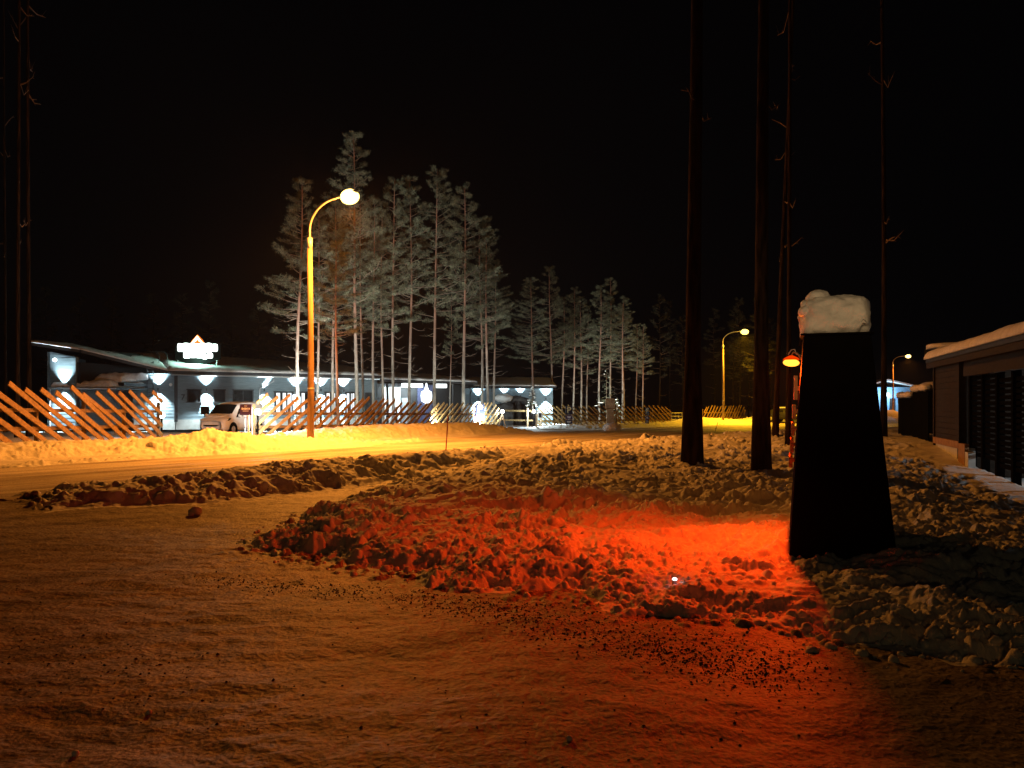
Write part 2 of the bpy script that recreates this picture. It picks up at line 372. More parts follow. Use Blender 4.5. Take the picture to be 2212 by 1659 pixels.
def build_terrain():
    th = np.concatenate([np.linspace(-180, -46, 26)[:-1], np.linspace(-46, 46, 1250), np.linspace(46, 180, 26)[1:]])
    th = np.radians(th); r = [.4, 1.2, 2.2]
    while r[-1] < 600:
        q = r[-1]; r.append(q + (min(q * q / 1000, q * (.0023 if q < 20 else .0038)) if q < 60 else (q * .008 if q < 110 else q * .05)))
    r = np.array(r); R, T = np.meshgrid(r, th, indexing='ij'); X = R * np.sin(T); Y = R * np.cos(T)
    Z, m, sr, iny = terrain(X, Y)
    nr, nt = X.shape; co = np.stack([X, Y, Z], -1).reshape(-1, 3)
    i = np.arange(nr - 1)[:, None] * nt + np.arange(nt - 1)[None, :]
    quads = np.stack([i, i + 1, i + nt + 1, i + nt], -1).reshape(-1, 4)[:, ::-1]
    fm = m[:-1, :-1].ravel(); fs = sr[:-1, :-1].ravel(); fx = X[:-1, :-1].ravel(); fy = Y[:-1, :-1].ravel(); fi = iny[:-1, :-1].ravel()
    d, _, side = pl(ROADFAR, fx, fy)
    cls = np.where(fm > .03, 2, np.where(fs > 0, 1, 0))
    cls = np.where((cls == 1) & (side > 0) & (d > .4), 3, cls)
    cls = np.where((fy > 130) | (fi > .5), 3, cls)
    for k, (nm, mt) in enumerate((("driveway", M['drive']), ("road", M['road']), ("snow_bank", M['bank']), ("ground", M['farsnow']))):
        q = quads[cls == k]; u, inv = np.unique(q, return_inverse=True)
        me = bpy.data.meshes.new(nm); me.vertices.add(len(u)); me.vertices.foreach_set("co", co[u].astype(np.float32).ravel())
        me.loops.add(q.size); me.loops.foreach_set("vertex_index", inv.reshape(-1).astype(np.int32))
        me.polygons.add(len(q)); me.polygons.foreach_set("loop_start", np.arange(0, q.size, 4, dtype=np.int32))
        me.polygons.foreach_set("loop_total", np.full(len(q), 4, np.int32)); me.polygons.foreach_set("use_smooth", np.ones(len(q), bool))
        me.materials.append(mt); me.update(calc_edges=True); me.validate()
        o = bpy.data.objects.new(nm, me); C.objects.link(o); tag(o, kind='structure')
build_terrain()

# ------------------------------------------------------------------ street lamps
def street_lamp(x, y, label, power, col, dirv, share=.17, h=9.3, base=None, core=(1, .70, .20), ce=5):
    b = gz0(x, y) - .1 if base is None else base
    t = empty("street_lamp", (x, y, b), label, "street lamp", "sodium street lamps on tall bent poles along the road")
    H = h; d = Vector((dirv[0], dirv[1], 0)).normalized()
    pm = MB(); pm.tube([(0, 0, 0), (0.02, 0, 2.2), (0, 0, 4.5), (-.03, 0, H * .825)], [.135, .125, .112, .095], 14)
    pm.build("pole", M['pole'], t, True)
    sl = MB(); sl.tube([(-.03, 0, H * .80), (-.03, 0, H * .845)], [.105, .105], 14); sl.build("collar", M['steel'], t, True)
    MB().tube([(0.018, 0, 2.0), (0.018, 0, 2.05)], .135, 14).build("band", M['steel'], t, True)
    a = []; z0 = H * .84
    for i in range(13):
        q = i / 12; an = q * math.pi / 2
        a.append(Vector((-.03, 0, z0 + .35)) + d * (1.45 * (1 - math.cos(an))) + Vector((0, 0, 1.02 * math.sin(an))))
    a = [Vector((-.03, 0, z0))] + a + [a[-1] + d * .35 + Vector((0, 0, .03))]
    MB().tube(a, .04, 10).build("curved_arm", M['steel'], t, True)
    e = a[-1]; hd = MB()
    q = e + d * .38; hd.ball((0, 0, 0), (.42, .17, .10), 16, 8)
    ho = hd.build("lamp_head", M['steel'], t, True); ho.location = q + Vector((0, 0, .05)); ho.rotation_euler = (0, 0, math.atan2(d.y, d.x))
    bo = MB().ball((0, 0, 0), (.40, .30, .28), 18, 10).build("lamp_bowl", emit("sodium_glow", core, ce), t, True)  # bowl enlarged so its glow takes in the lamp's bloom
    bo.location = q + Vector((0, 0, -.09)); bo.rotation_euler = (0, 0, math.atan2(d.y, d.x))
    lamp("sodium_light", 'POINT', q + Vector((0, 0, -.44)), power * share, col, t, .14)
    lamp("sodium_beam", 'SPOT', q + Vector((0, 0, -.44)), power * (1 - share), col, t, .14, q + Vector((0, 0, -9)), 178, 1.0)
    return t
street_lamp(-7.8, 29.8, "nearest and brightest street lamp, its brown pole rising from the bank by the snow heap", P_NEAR, SODIUM, (.83, -.56))
street_lamp(WX(1562, 80), 80, "street lamp farther down the road, seen between the two black pine trunks", P_FAR, SODIUM_FAR, (.9, -.3), .02, core=(1, .72, .12))
street_lamp(WX(1929, 121), 121, "most distant street lamp, right of the black pylon before the blue house", P_FAR * .5, SODIUM, (.9, -.3), .02)

# ------------------------------------------------------------------ black sign pylon with snow cap and red lamp
fdir = Vector((.339, .941, 0)); rdir = Vector((.941, -.339, 0)); corner = Vector((2.63, 7.32, 0))
pyl = empty("sign_pylon", (corner.x, corner.y, 0), "matt black tapering sign pylon standing in the snow bank, capped with snow", "sign pylon")
def PY(a, b, z): return rdir * a + fdir * b + Vector((0, 0, z))
BW, TW, DEP, TOPZ = .94, .59, 1.55, 2.25
def pylon_body():
    mb = MB(); vs = []
    for z, l, r_, f0, f1 in ((-.1, -.01, BW + .02, -.02, DEP), (TOPZ, .135, .135 + TW, .12, DEP - .12)):
        vs += [PY(l, f0, z), PY(r_, f0, z), PY(r_, f1, z), PY(l, f1, z)]
    mb.add(vs, [(0, 3, 2, 1), (4, 5, 6, 7), (0, 1, 5, 4), (1, 2, 6, 5), (2, 3, 7, 6), (3, 0, 4, 7)])
    return mb.build("body", M['black'], pyl, bevel=.012)
pylon_body()
tr = MB(); tr.box(PY(.135 + TW / 2, DEP / 2, TOPZ + .012), (TW + .05, DEP - .2, .02), Matrix((rdir, fdir, (0, 0, 1))).transposed()); tr.build("top_plate", M['black'], pyl)
# letter plates on the road side, standing proud of the face
def face_x(z): return -.01 + .145 * (z + .1) / (TOPZ + .1)
for i, (z0, z1, b0, b1) in enumerate(((1.64, 1.88, .4, 1.05), (1.45, 1.59, .4, 1.1), (1.28, 1.41, .4, 1.1), (1.11, 1.24, .4, 1.1), (.96, 1.07, .4, 1.1))):
    mb = MB(); zc = (z0 + z1) / 2; x = face_x(zc) - .028; hgt = z1 - z0; R = Matrix((rdir, fdir, (0, 0, 1))).transposed()
    for q in ((0, 1) if i else (0,)):
        mb.box(PY(x - .01, b0 + .08 + q * (b1 - b0 - .16), zc), (.035, .10, hgt), R)
    mb.box(PY(x - .01, (b0 + b1) / 2, zc + (hgt * .1 if i else -hgt * .35)), (.034, b1 - b0 - .26 if i else .3, .07), R)
    mb.box(PY(x + .02, (b0 + b1) / 2, zc), (.03, .04, .04), R)
    mb.build("letter", M['letter'], pyl)
R3 = Matrix((rdir, fdir, (0, 0, 1))).transposed()
# red lamp on a bent bracket
rl = empty("red_wall_lamp", tuple(corner + PY(0, 0, 0)), "glowing red-orange lamp on a bent bracket at the left side of the black pylon", "lamp")
LC = PY(.025, .82, 2.03)
hb = MB().ball((0, 0, 0), (.082, .062, .040), 16, 10).build("glowing_bulb", emit("red_lamp_glow", (1, .34, .03), 3.2), rl, True); hb.location = LC; hb.rotation_euler = (0, math.radians(4), math.atan2(rdir.y, rdir.x))
sh = MB(); sh.tube([LC + Vector((0, 0, .03)), LC + Vector((0, 0, .05)), LC + Vector((0, 0, .075))], [.085, .07, .02], 14); sh.build("halo_hood", emit('red_halo_glow', (1, .05, .0), .9), rl, True)  # hood made to glow red in place of the lamp's halo
MB().tube([LC + Vector((0, 0, .07)), LC + rdir * .02 + Vector((0, 0, .11)), LC + rdir * .06 + Vector((0, 0, .10)), LC + rdir * .09 + Vector((0, 0, .05)), LC + rdir * .12 + Vector((0, 0, .0))], .008, 8).build("bracket", M['gtrim'], rl, True)
MB().tube([LC - rdir * .03 + Vector((0, 0, .085)), LC + rdir * .0 + Vector((0, 0, .135)), LC + rdir * .035 + Vector((0, 0, .14)), LC + rdir * .05 + Vector((0, 0, .09)), LC + rdir * .10 + Vector((0, 0, .075))], .006, 8).build("cable", M['steel'], rl, True)
lamp("red_light", 'SPOT', LC + Vector((-.0, -.01, -.085)), P_RED, REDLAMP, rl, .035, LC + Vector((-.75, -.45, -.8)), 176, 1.0)
lamp("red_face_light", 'POINT', LC + Vector((-.0, -.01, -.07)), P_RED * .06, (1, .22, .01), rl, .03)

def lumpy(name, fn_size, dims, loc, R, mt, parent=None, seed=0, amp=.03, power=4, n=40):
    """snow block: rounded box (superellipsoid) with noise"""
    vs = []; fs = []; m = n // 2
    for i in range(m + 1):
        th = math.pi * i / m
        for j in range(n):
            ph = 2 * math.pi * j / n
            v = Vector((math.sin(th) * math.cos(ph), math.sin(th) * math.sin(ph), -math.cos(th)))
            k = (abs(v.x) ** power + abs(v.y) ** power + abs(v.z) ** power) ** (-1 / power); v = v * k
            vs.append(v)
    a = np.array([tuple(v) for v in vs]); p = a * np.array(dims) / 2
    q = p * 6.5 + seed
    nn = noise(q[:, 0] + q[:, 2] * .7, q[:, 1] - q[:, 2] * .6, seed) + .5 * noise(q[:, 0] * 2.3 - q[:, 2], q[:, 1] * 2.3 + q[:, 2] * 1.9, seed + 3) + .25 * noise(q[:, 0] * 6 - q[:, 2], q[:, 1] * 5 + q[:, 2] * 4, seed + 5)
    p = p * (1 + (nn * amp / (np.linalg.norm(p, axis=1) + 1e-6))[:, None])
    if fn_size: p = fn_size(p)
    for i in range(m):
        for j in range(n): fs.append((i * n + j, i * n + (j + 1) % n, (i + 1) * n + (j + 1) % n, (i + 1) * n + j))
    mb = MB(); mb.add([R @ Vector(v) + Vector(loc) for v in p], fs)
    return mb
def capshape(p):
    t = np.clip((p[:, 2] + .16) / .36, 0, 1)
    p[:, 2] = np.where(p[:, 2] > 0, p[:, 2] * (1 - .10 * (p[:, 0] < -.2)), p[:, 2])
    p[:, 2] = np.where((p[:, 2] < -.12) & (p[:, 0] > .18) & (p[:, 1] < -.5), p[:, 2] + .035 + .03 * np.sin(p[:, 0] * 60), p[:, 2])
    p[:, 1] += .10 * t * (p[:, 1] < 0)
    return p
cm = lumpy("snow_cap", capshape, (TW + .035, DEP - .2, .40), corner + PY(.135 + TW / 2 + .0, DEP / 2, TOPZ + .21), R3, M['cap'], seed=3, amp=.034, power=6, n=110)
cap = cm.build("snow_block", M['cap'], None, True); tag(cap, "thick rounded block of snow lying on top of the black pylon", "snow block")
lm = MB()
ld = lumpy("l", None, (.21, .32, .17), corner + PY(.27, .42, TOPZ + .385), R3, M['cap'], seed=8, amp=.02, power=2.4, n=30)
l2 = lumpy("l", None, (.15, .22, .13), corner + PY(.19, .36, TOPZ + .31), R3, M['cap'], seed=12, amp=.02, power=2.4, n=30)
k = lumpy("l", None, (.13, .20, .11), corner + PY(.155, .30, TOPZ + .25), R3, M['cap'], seed=15, amp=.015, power=2.4, n=30)
for q in (ld, l2, k): lm.add(q.v, q.f)
lo = lm.build("snow_lump", M['cap'], None, True); tag(lo, "knobbly lump of snow on the left corner of the pylon's snow cap", "snow lump")

# ------------------------------------------------------------------ pines
def pine_meshes(seed, H=16.0, cs=.45, rad=.15, spread=2.1, nb=46, blades=15, dead=16, lean=.25, bark='bark_lit', clump=11, bl=(.12, .24), bw=.026):
    rnd = random.Random(seed); rg = np.random.default_rng(seed)
    n = 14; pts = []; ox = rnd.uniform(-lean, lean); oy = rnd.uniform(-lean, lean)
    for i in range(n + 1):
        t = i / n; pts.append(Vector((ox * t * t + .07 * math.sin(t * 7 + seed), oy * t * t + .07 * math.cos(t * 5 + seed), H * t - (.3 if i == 0 else 0))))
    rr = [rad * ((1.25 if bark == 'bark_lit' else 1.45) if i == 0 else 1) * (1 - .88 * (i / n) ** (1.1 if bark == 'bark_lit' else .72)) + .008 for i in range(n + 1)]
    tm = MB().tube(pts, rr, 12)
    def at(t):
        f = t * n; i = min(int(f), n - 1); return pts[i].lerp(pts[i + 1], f - i)
    lb = MB(); cl = []
    for k in range(nb):
        t = cs + (1 - cs) * ((k + rnd.random()) / nb) ** .9; t = min(t, .985); p = at(t); q = (t - cs) / (1 - cs)
        L = spread * (1 - q) ** .72 * rnd.uniform(.5, 1.12) * (0.7 + .3 * min(1, q * 5)) + .14
        an = rnd.uniform(0, 2 * math.pi); up = rnd.uniform(-.12, .30) + .35 * q
        d = Vector((math.cos(an), math.sin(an), 0)); pp = [p]
        for j in range(1, 5):
            s = j / 4; pp.append(p + d * L * s + Vector((rnd.uniform(-.06, .06) * L, rnd.uniform(-.06, .06) * L, up * L * s - .15 * L * s * s + .22 * L * s ** 3)))
        lb.tube(pp, [.028 * (.5 + L / 3) * (1 - .8 * j / 4) + .004 for j in range(5)], 4, cap=False)
        nc = int(clump * (.5 + L / spread))
        for c in range(nc):
            s = rnd.uniform(.28, 1.0) ** .8; b = pp[min(int(s * 4), 3)].lerp(pp[min(int(s * 4), 3) + 1], s * 4 - min(int(s * 4), 3))
            off = Vector((-d.y, d.x, 0)) * rnd.uniform(-.55, .55) * L * .42 * (1.15 - .5 * s)
            e = b + off + d * rnd.uniform(0, .18) + Vector((0, 0, rnd.uniform(-.02, .16)))
            if c % 2 == 0: lb.tube([b, e], [.009, .004], 3, cap=False)
            cl.append((e, d))
    for k in range(dead):
        t = rnd.uniform(.20, cs + .12); p = at(t); an = rnd.uniform(0, 6.28); L = rnd.uniform(.35, 1.5); d = Vector((math.cos(an), math.sin(an), 0)); up = rnd.uniform(-.25, .15)
        pp = [p, p + d * L * .5 + Vector((0, 0, up * L)), p + d * L + Vector((0, 0, up * L + rnd.uniform(0, .3) * L))]
        lb.tube(pp, [.022, .013, .004], 4, cap=False)
        for u in range(3):
            s = rnd.uniform(.4, .95); b = pp[1].lerp(pp[2], max(0, s * 2 - 1)); o = Vector((-d.y, d.x, 0)) * rnd.uniform(-.4, .4) + d * .2 + Vector((0, 0, rnd.uniform(-.1, .25)))
            lb.tube([b, b + o * L * .6], [.009, .003], 3, cap=False)
    E = np.array([tuple(c[0]) for c in cl]); D = np.array([tuple(c[1]) for c in cl])
    N = len(E) * blades; c0 = np.repeat(E, blades, 0) + rg.normal(0, .055, (N, 3)) * np.array([1.3, 1.3, .8]); dd = rg.normal(0, 1, (N, 3)) + np.repeat(D, blades, 0) * .9 + np.array([0, 0, .35])
    dd /= np.linalg.norm(dd, axis=1)[:, None]; sd = np.cross(dd, rg.normal(0, 1, (N, 3))); sd /= np.linalg.norm(sd, axis=1)[:, None]
    ln = rg.uniform(bl[0], bl[1], (N, 1)); a = c0 - sd * bw / 2; b = c0 + sd * bw / 2; c = c0 + dd * ln + sd * bw * .2; e = c0 + dd * ln - sd * bw * .2
    V = np.stack([a, b, c, e], 1).reshape(-1, 3)
    me = bpy.data.meshes.new("crown"); me.vertices.add(len(V)); me.vertices.foreach_set("co", V.astype(np.float32).ravel())
    me.loops.add(N * 4); me.loops.foreach_set("vertex_index", np.arange(N * 4, dtype=np.int32)); me.polygons.add(N)
    me.polygons.foreach_set("loop_start", np.arange(0, N * 4, 4, dtype=np.int32)); me.polygons.foreach_set("loop_total", np.full(N, 4, np.int32)); me.materials.append(M['needle' if bark == 'bark_lit' else 'needle_shaded']); me.update(calc_edges=True)
    t_o = tm.build("trunk", M[bark], None, True); b_o = lb.build("branches", M['limb'], None, True)
    r = (t_o.data, me, b_o.data); bpy.data.objects.remove(t_o); bpy.data.objects.remove(b_o); return r
def pine(var, x, y, h, label, group, rz=0.0, sc=1.0, tilt=(0, 0)):
    me = VAR[var]; t = empty("pine_tree", (x, y, gz0(x, y) - .05), label, "pine tree", group, rz)
    s = h / me[3]; t.scale = (sc, sc, s); t.rotation_euler = (tilt[0], tilt[1], rz)
    for nm, d in (("trunk", me[0]), ("crown", me[1]), ("branches", me[2])):
        o = bpy.data.objects.new(nm, d); C.objects.link(o); o.parent = t
    return t
VAR = {}
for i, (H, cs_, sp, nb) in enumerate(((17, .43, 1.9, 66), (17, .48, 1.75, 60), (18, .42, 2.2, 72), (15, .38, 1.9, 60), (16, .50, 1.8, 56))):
    VAR['t%d' % i] = (*pine_meshes(100 + i, H, cs_, .12, sp * 1.42, int(nb * 1.2), 16, 20, .25, 'bark_lit', 17, (.08, .17), .018), H)
for i in range(3):
    VAR['n%d' % i] = (*pine_meshes(200 + i, 19, .50, .18, 3.0, 42, 14, 9, .12, 'bark_shaded', 12, (.10, .2), .02), 19)
VAR['f0'] = (*pine_meshes(300, 16, .35, .14, 2.0, 34, 9, 8, .3, 'bark_shaded', 8, (.2, .36), .05), 16)
VAR['f1'] = (*pine_meshes(301, 15, .45, .13, 1.8, 30, 9, 10, .3, 'bark_shaded', 8, (.2, .36), .05), 15)
ORD = ["first", "second", "third", "fourth", "fifth", "sixth", "seventh", "eighth", "ninth", "tenth", "eleventh", "twelfth", "thirteenth", "fourteenth", "fifteenth", "sixteenth", "seventeenth", "eighteenth", "nineteenth", "twentieth"]
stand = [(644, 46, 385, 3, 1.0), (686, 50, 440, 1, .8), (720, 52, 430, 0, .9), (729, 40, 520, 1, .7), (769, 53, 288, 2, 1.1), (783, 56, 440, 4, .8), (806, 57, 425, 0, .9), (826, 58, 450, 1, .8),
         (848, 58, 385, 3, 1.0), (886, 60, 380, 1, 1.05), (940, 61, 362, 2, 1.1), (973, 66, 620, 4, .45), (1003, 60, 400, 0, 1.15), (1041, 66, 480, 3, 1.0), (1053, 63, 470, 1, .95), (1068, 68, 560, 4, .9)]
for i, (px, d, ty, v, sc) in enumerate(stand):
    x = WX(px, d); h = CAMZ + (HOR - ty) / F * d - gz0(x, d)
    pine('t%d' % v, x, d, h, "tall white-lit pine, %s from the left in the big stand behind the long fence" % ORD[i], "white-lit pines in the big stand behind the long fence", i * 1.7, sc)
stand2 = [(1150, 74, 600, 2, 1.0), (1191, 80, 575, 3, 1.0), (1215, 84, 640, 4, .9), (1239, 84, 620, 1, .9), (1256, 86, 640, 3, 1.0), (1268, 88, 660, 4, .8), (1295, 84, 615, 0, 1.0), (1319, 86, 600, 3, .9), (1344, 84, 640, 1, .9), (1347, 88, 660, 4, .8), (1374, 92, 700, 4, .7), (1388, 86, 700, 1, .6)]
for i, (px, d, ty, v, sc) in enumerate(stand2):
    x = WX(px, d); h = CAMZ + (HOR - ty) / F * d - gz0(x, d)
    pine('t%d' % v, x, d, h, "dim slender pine, %s from the left in the smaller stand beyond the entrance" % ORD[i], "pines in the smaller stand beyond the entrance", i * 2.3 + 1, sc)
near = [(1502, 16.2, 'n0', "thick black pine trunk left of the second street lamp's partner, nearest the road", 1.0, (0, 0)),
        (1651, 15.6, 'n1', "thick black pine trunk standing just left of the red lamp", .85, (0, 0)),
        (1677, 29, 'n2', "thinner dark pine leaning left behind the trunk beside the red lamp", .55, (0, -.035)),
        (1701, 24, 'n0', "thin dark pine whose foot meets the left edge of the pylon", .45, (0, -.012)),
        (1907, 27, 'n1', "dark pine with speckled bark right of the black pylon", .55, (0, 0))]
near[0] = (1502, 16.2, 'n0', "thick black pine trunk nearest the road, left of the far yellow street lamp", 1.0, (0, 0))
for i, (px, d, v, lab, sc, ti) in enumerate(near):
    pine(v, WX(px, d), d, 33, lab, "dark pines in the snow bank", i * 1.3, sc, ti)
for i, (px, d, h, sc, v) in enumerate(((10, 44, 50, .5, 'n2'), (40, 36, 44, .6, 'n1'), (61, 38, 46, .65, 'n0'))):
    pine(v, WX(px, d), d, h, ("grey pine at the far left edge behind the orange fence", "left of the two orange-lit slim pines behind the left fence", "right of the two orange-lit slim pines behind the left fence")[i], "pines behind the left fence", i * 2, sc)
rnd = random.Random(5)
for i, px in enumerate((100, 175, 240, 330, 395, 452, 500, 560, 610)):
    d = 82 + (i * 37 % 14); pine('f%d' % (i % 2), WX(px, d), d, rnd.uniform(12, 16), "faint dark pine behind the lodge roof, %s from the left" % ORD[i], "faint dark pines behind the lodge", i * 1.1, 1.1)
for i, (px, d) in enumerate(((1425, 95), (1448, 110), (1475, 100), (1543, 104), (1585, 98), (1592, 102), (1598, 96), (1618, 108), (1640, 84), (1664, 110))):
    pine('f%d' % (i % 2), WX(px, d), d, rnd.uniform(13, 17), "faint dark pine beyond the far slanted fence, %s from the left" % ORD[i], "faint dark pines beyond the far fence", i * 1.9, 1.0)

# ------------------------------------------------------------------ slanted pole fences
def fence(p0, p1, lean, label, H=2.0, step=.85, z0=0, z1=0, ang=31, wd=.145, mt='fence', seed=1, front=1, cut0=True, cut1=True):
    rnd = random.Random(seed); p0 = Vector((*p0, 0)); p1 = Vector((*p1, 0)); L = (p1 - p0).length; u = (p1 - p0).normalized(); n = Vector((u.y, -u.x, 0)) * front
    t = empty("slanted_fence", (p0.x, p0.y, z0), label, "fence", "wooden fences of slanted boards")
    def P(s, z, o=0): return u * s + n * o + Vector((0, 0, z + (z1 - z0) * s / L))
    rl = H / math.tan(math.radians(ang)); s = -rl + .3 if lean < 0 else -rl + .3
    for rz in (.28, .60):
        rm = MB(); rm.bar(P(.05, H * rz, -.06), P(L - .05, H * rz, -.06), .05, .13); rm.build("rail", M['rail'], t)
    k = int(L // 2.6) + 1
    for i in range(k + 1):
        MB().box(P(L * i / k, H * .34, -.15), (.11, .11, H * .68 + .5)).build("post", M['rail'], t)
    a = -rl
    while a < L:
        h = H * rnd.uniform(.94, 1.06) + rnd.uniform(-.04, .04); r2 = rl * rnd.uniform(.95, 1.05)
        # lean>0: top at s=a, foot at s=a+r2 ; lean<0: foot at a, top at a+r2
        st, sf = (a, a + r2) if lean > 0 else (a + r2, a)
        A, B = 0.0, 1.0      # param from top(0) to foot(1)
        def sp(q): return st + (sf - st) * q
        lo, hi = 0.0, 1.0
        if sf != st:
            q0 = (0 - st) / (sf - st); q1 = (L - st) / (sf - st)
            lo = max(0, min(q0, q1)); hi = min(1, max(q0, q1))
        if hi - lo > .16:
            zt = h * (1 - lo); zf = h * (1 - hi) + .02
            MB().bar(P(sp(lo), zt, .03), P(sp(hi), zf, .03 + rnd.uniform(0, .02)), .05, wd * rnd.uniform(.85, 1.1)).build("slanted_board", M[mt], t)
        a += step * rnd.uniform(.85, 1.15)
    return t
fence((-18.0, 17.5), (-15.75, 34.6), 1, "slanted board fence on the left, boards falling to the right, glowing orange", 2.0, .74, .32, .05, seed=1, wd=.17)
fence((-11.45, 34.5), (-1.05, 59), -1, "long slanted board fence between the van and the entrance, boards rising to the right", 1.95, .74, .0, -.40, seed=2)
fence((2.3, 68), (15.7, 76), 1, "yellow-lit slanted fence right of the entrance, boards falling to the right", 1.85, .56, -.48, -.50, seed=3, ang=38, wd=.12)
fence((21.4, 86), (28.2, 93), -1, "far slanted fence behind the second street lamp, boards rising to the right", 1.8, .62, -.50, -.5, seed=4, ang=48, wd=.11)

# ------------------------------------------------------------------ white post lamps at the fence ends
def post_lamp(x, y, zl, label, power, off=(0, 0)):
    g = gz0(x, y)
    t = empty("post_lamp", (x, y, g), label, "post lamp", "white post lamps at the ends of the fences")
    MB().box((0, 0, (zl - g) / 2 - .1), (.07, .07, zl - g)).build("post", M['black'], t)
    MB().tube([(0, 0, zl - g - .16), (0, 0, zl - g - .1)], .09, 12).build("collar", M['dark'], t)
    MB().ball((0, 0, zl - g), .15, 14, 9).build("globe", emit("white_globe_glow", (.95, 1, 1), 14), t, True)
    lamp("white_light", 'POINT', (off[0], off[1], zl - g), power, WHITE, t, .1)
def wp(px, py, d): v = W(px, py, d); return v.x, v.y, v.z
x, y, z = wp(349, 897, 34.9); post_lamp(x, y, z, "white post lamp at the right end of the left orange fence", P_POST * 1.4, (.06, .22))
x, y, z = wp(557, 890, 34.0); post_lamp(x, y, z, "white post lamp at the van end of the long fence", P_POST * 2.2, (.34, -.06))
x, y, z = wp(1085, 889, 59.3); post_lamp(x, y, z, "white post lamp at the entrance end of the long fence", P_POST * 1.9, (0, -.26))
x, y, z = wp(1153, 889, 67.5); post_lamp(x, y, z, "white post lamp under the little spruce at the entrance", P_POST * 2.2, (0, -.3))

# entrance rails
def simple(name, mb, mt, label, cat, smooth=False, group=None, bevel=0):
    o = mb.build(name, mt, None, smooth, bevel); return tag(o, label, cat, group)
en = empty("entrance_barrier", (1.5, 68, -.5), "two plain wooden rails closing the entrance between the fence ends", "barrier")
for zz in (1.45, .62):
    MB().bar((-2.6, -.5, zz + .05), (.35, -.2, zz), .06, .15).build("rail", M['rail'], en)
MB().box((-.12, -.35, .85), (.14, .14, 1.75)).build("post", M['wood'], en)
MB().box((1.05, -.6, .65), (.14, .14, 1.5)).build("post", M['wood'], en)
ab = empty("a_frame_trestle", (WX(1082, 57), 57, -.42), "pale wooden trestle propping the entrance end of the long fence", "trestle")
for sx in (-1, 1): MB().bar((.35 * sx + .1, -.5, 0), (.02 * sx + .1, -.45, 1.25), .12, .05).build("leg", M['wood'], ab)
MB().box((.1, -.4, .9), (.4, .05, .1)).build("crossbar", M['wood'], ab)
bx = empty("meter_box", (WX(1159, 66), 66, -.5), "small white box on a pale post right of the entrance", "box")
MB().box((0, 0, .5), (.14, .14, 1.3)).build("post", M['wood'], bx); MB().box((.3, -.05, 1.1), (.4, .25, .5)).build("case", M['white'], bx, bevel=.02); MB().box((.3, -.19, 1.1), (.26, .02, .36)).build("panel", M['dark'], bx)

# metal grid gates
def grid_gate(p0, p1, h, nx, nz, label, z0, ms='steel'):
    p0 = Vector((*p0, z0)); p1 = Vector((*p1, z0)); t = empty("grid_gate", p0, label, "gate", "white metal grid gates"); L = p1 - p0
    fr = MB(); a, b = Vector((0, 0, .12)), L + Vector((0, 0, .12)); up = Vector((0, 0, h))
    for q0, q1 in ((a, b), (a + up, b + up), (a, a + up), (b, b + up)): fr.tube([q0, q1], .028, 8)
    fr.build("frame", M['white'], t); g = MB()
    for i in range(1, nx): g.tube([a + L * i / nx, a + L * i / nx + up], .016, 6)
    for i in range(1, nz): g.tube([a + up * i / nz, b + up * i / nz], .016, 6)
    g.build("grid", M['white'], t); return t
grid_gate((WX(519, 34), 34.6), (WX(546, 34), 33.9), 1.30, 3, 3, "small white grid gate standing beside the van at the fence end", .0)
grid_gate((WX(1451, 77), 77), (WX(1488, 79), 79), 1.0, 5, 3, "wide low metal grid gate closing the gap in the yellow-lit fence", -.45)

# ------------------------------------------------------------------ lodge building
lodge = empty("lodge_building", (0, 0, 0), "long low grey-clad lodge with snowy roof and up-and-down wall lamps", "building")
def plank_wall(p0, p1, z0, z1, mt, name="wall", parent=lodge, step=.22, thick=.25, z1b=None):
    p0 = Vector((*p0, 0)); p1 = Vector((*p1, 0)); u = (p1 - p0).normalized(); n = Vector((u.y, -u.x, 0)); mb = MB(); L = (p1 - p0).length
    z = z0
    while z < max(z1, z1b or z1) - .01:
        ze = z + step
        a0, a1 = min(z, z1), min(ze, z1); b0, b1 = (min(z, z1b), min(ze, z1b)) if z1b is not None else (a0, a1)
        v = [p0 + n * .020 + Vector((0, 0, a0)), p1 + n * .020 + Vector((0, 0, b0)), p1 + n * .006 + Vector((0, 0, b1 - .0)), p0 + n * .006 + Vector((0, 0, a1)),
             p0 - n * .02 + Vector((0, 0, a0)), p1 - n * .02 + Vector((0, 0, b0))]
        mb.add(v, [(0, 1, 2, 3), (4, 5, 1, 0)]); z = ze
    v = []
    for zz0, zz1 in ((z0, z0), (z1, z1b if z1b is not None else z1)):
        v += [p0 + Vector((0, 0, zz0)), p1 + Vector((0, 0, zz1)), p1 - n * thick + Vector((0, 0, zz1)), p0 - n * thick + Vector((0, 0, zz0))]
    mb.add(v, [(0, 3, 2, 1), (4, 5, 6, 7), (0, 1, 5, 4), (1, 2, 6, 5), (2, 3, 7, 6), (3, 0, 4, 7)])
    return mb.build(name, M[mt], parent), u, n
class Fac:
    def __init__(s, p0, p1): s.p0 = Vector((*p0, 0)); s.u = (Vector((*p1, 0)) - s.p0).normalized(); s.n = Vector((s.u.y, -s.u.x, 0)); s.L = (Vector((*p1, 0)) - s.p0).length
    def sx(s, px):
        k = (px - 1106) / F; return (k * s.p0.y - s.p0.x) / (s.u.x - k * s.u.y)
    def P(s, a, o, z): return s.p0 + s.u * a + s.n * o + Vector((0, 0, z))
    def R(s): return Matrix((s.u, -s.n, (0, 0, 1))).transposed()
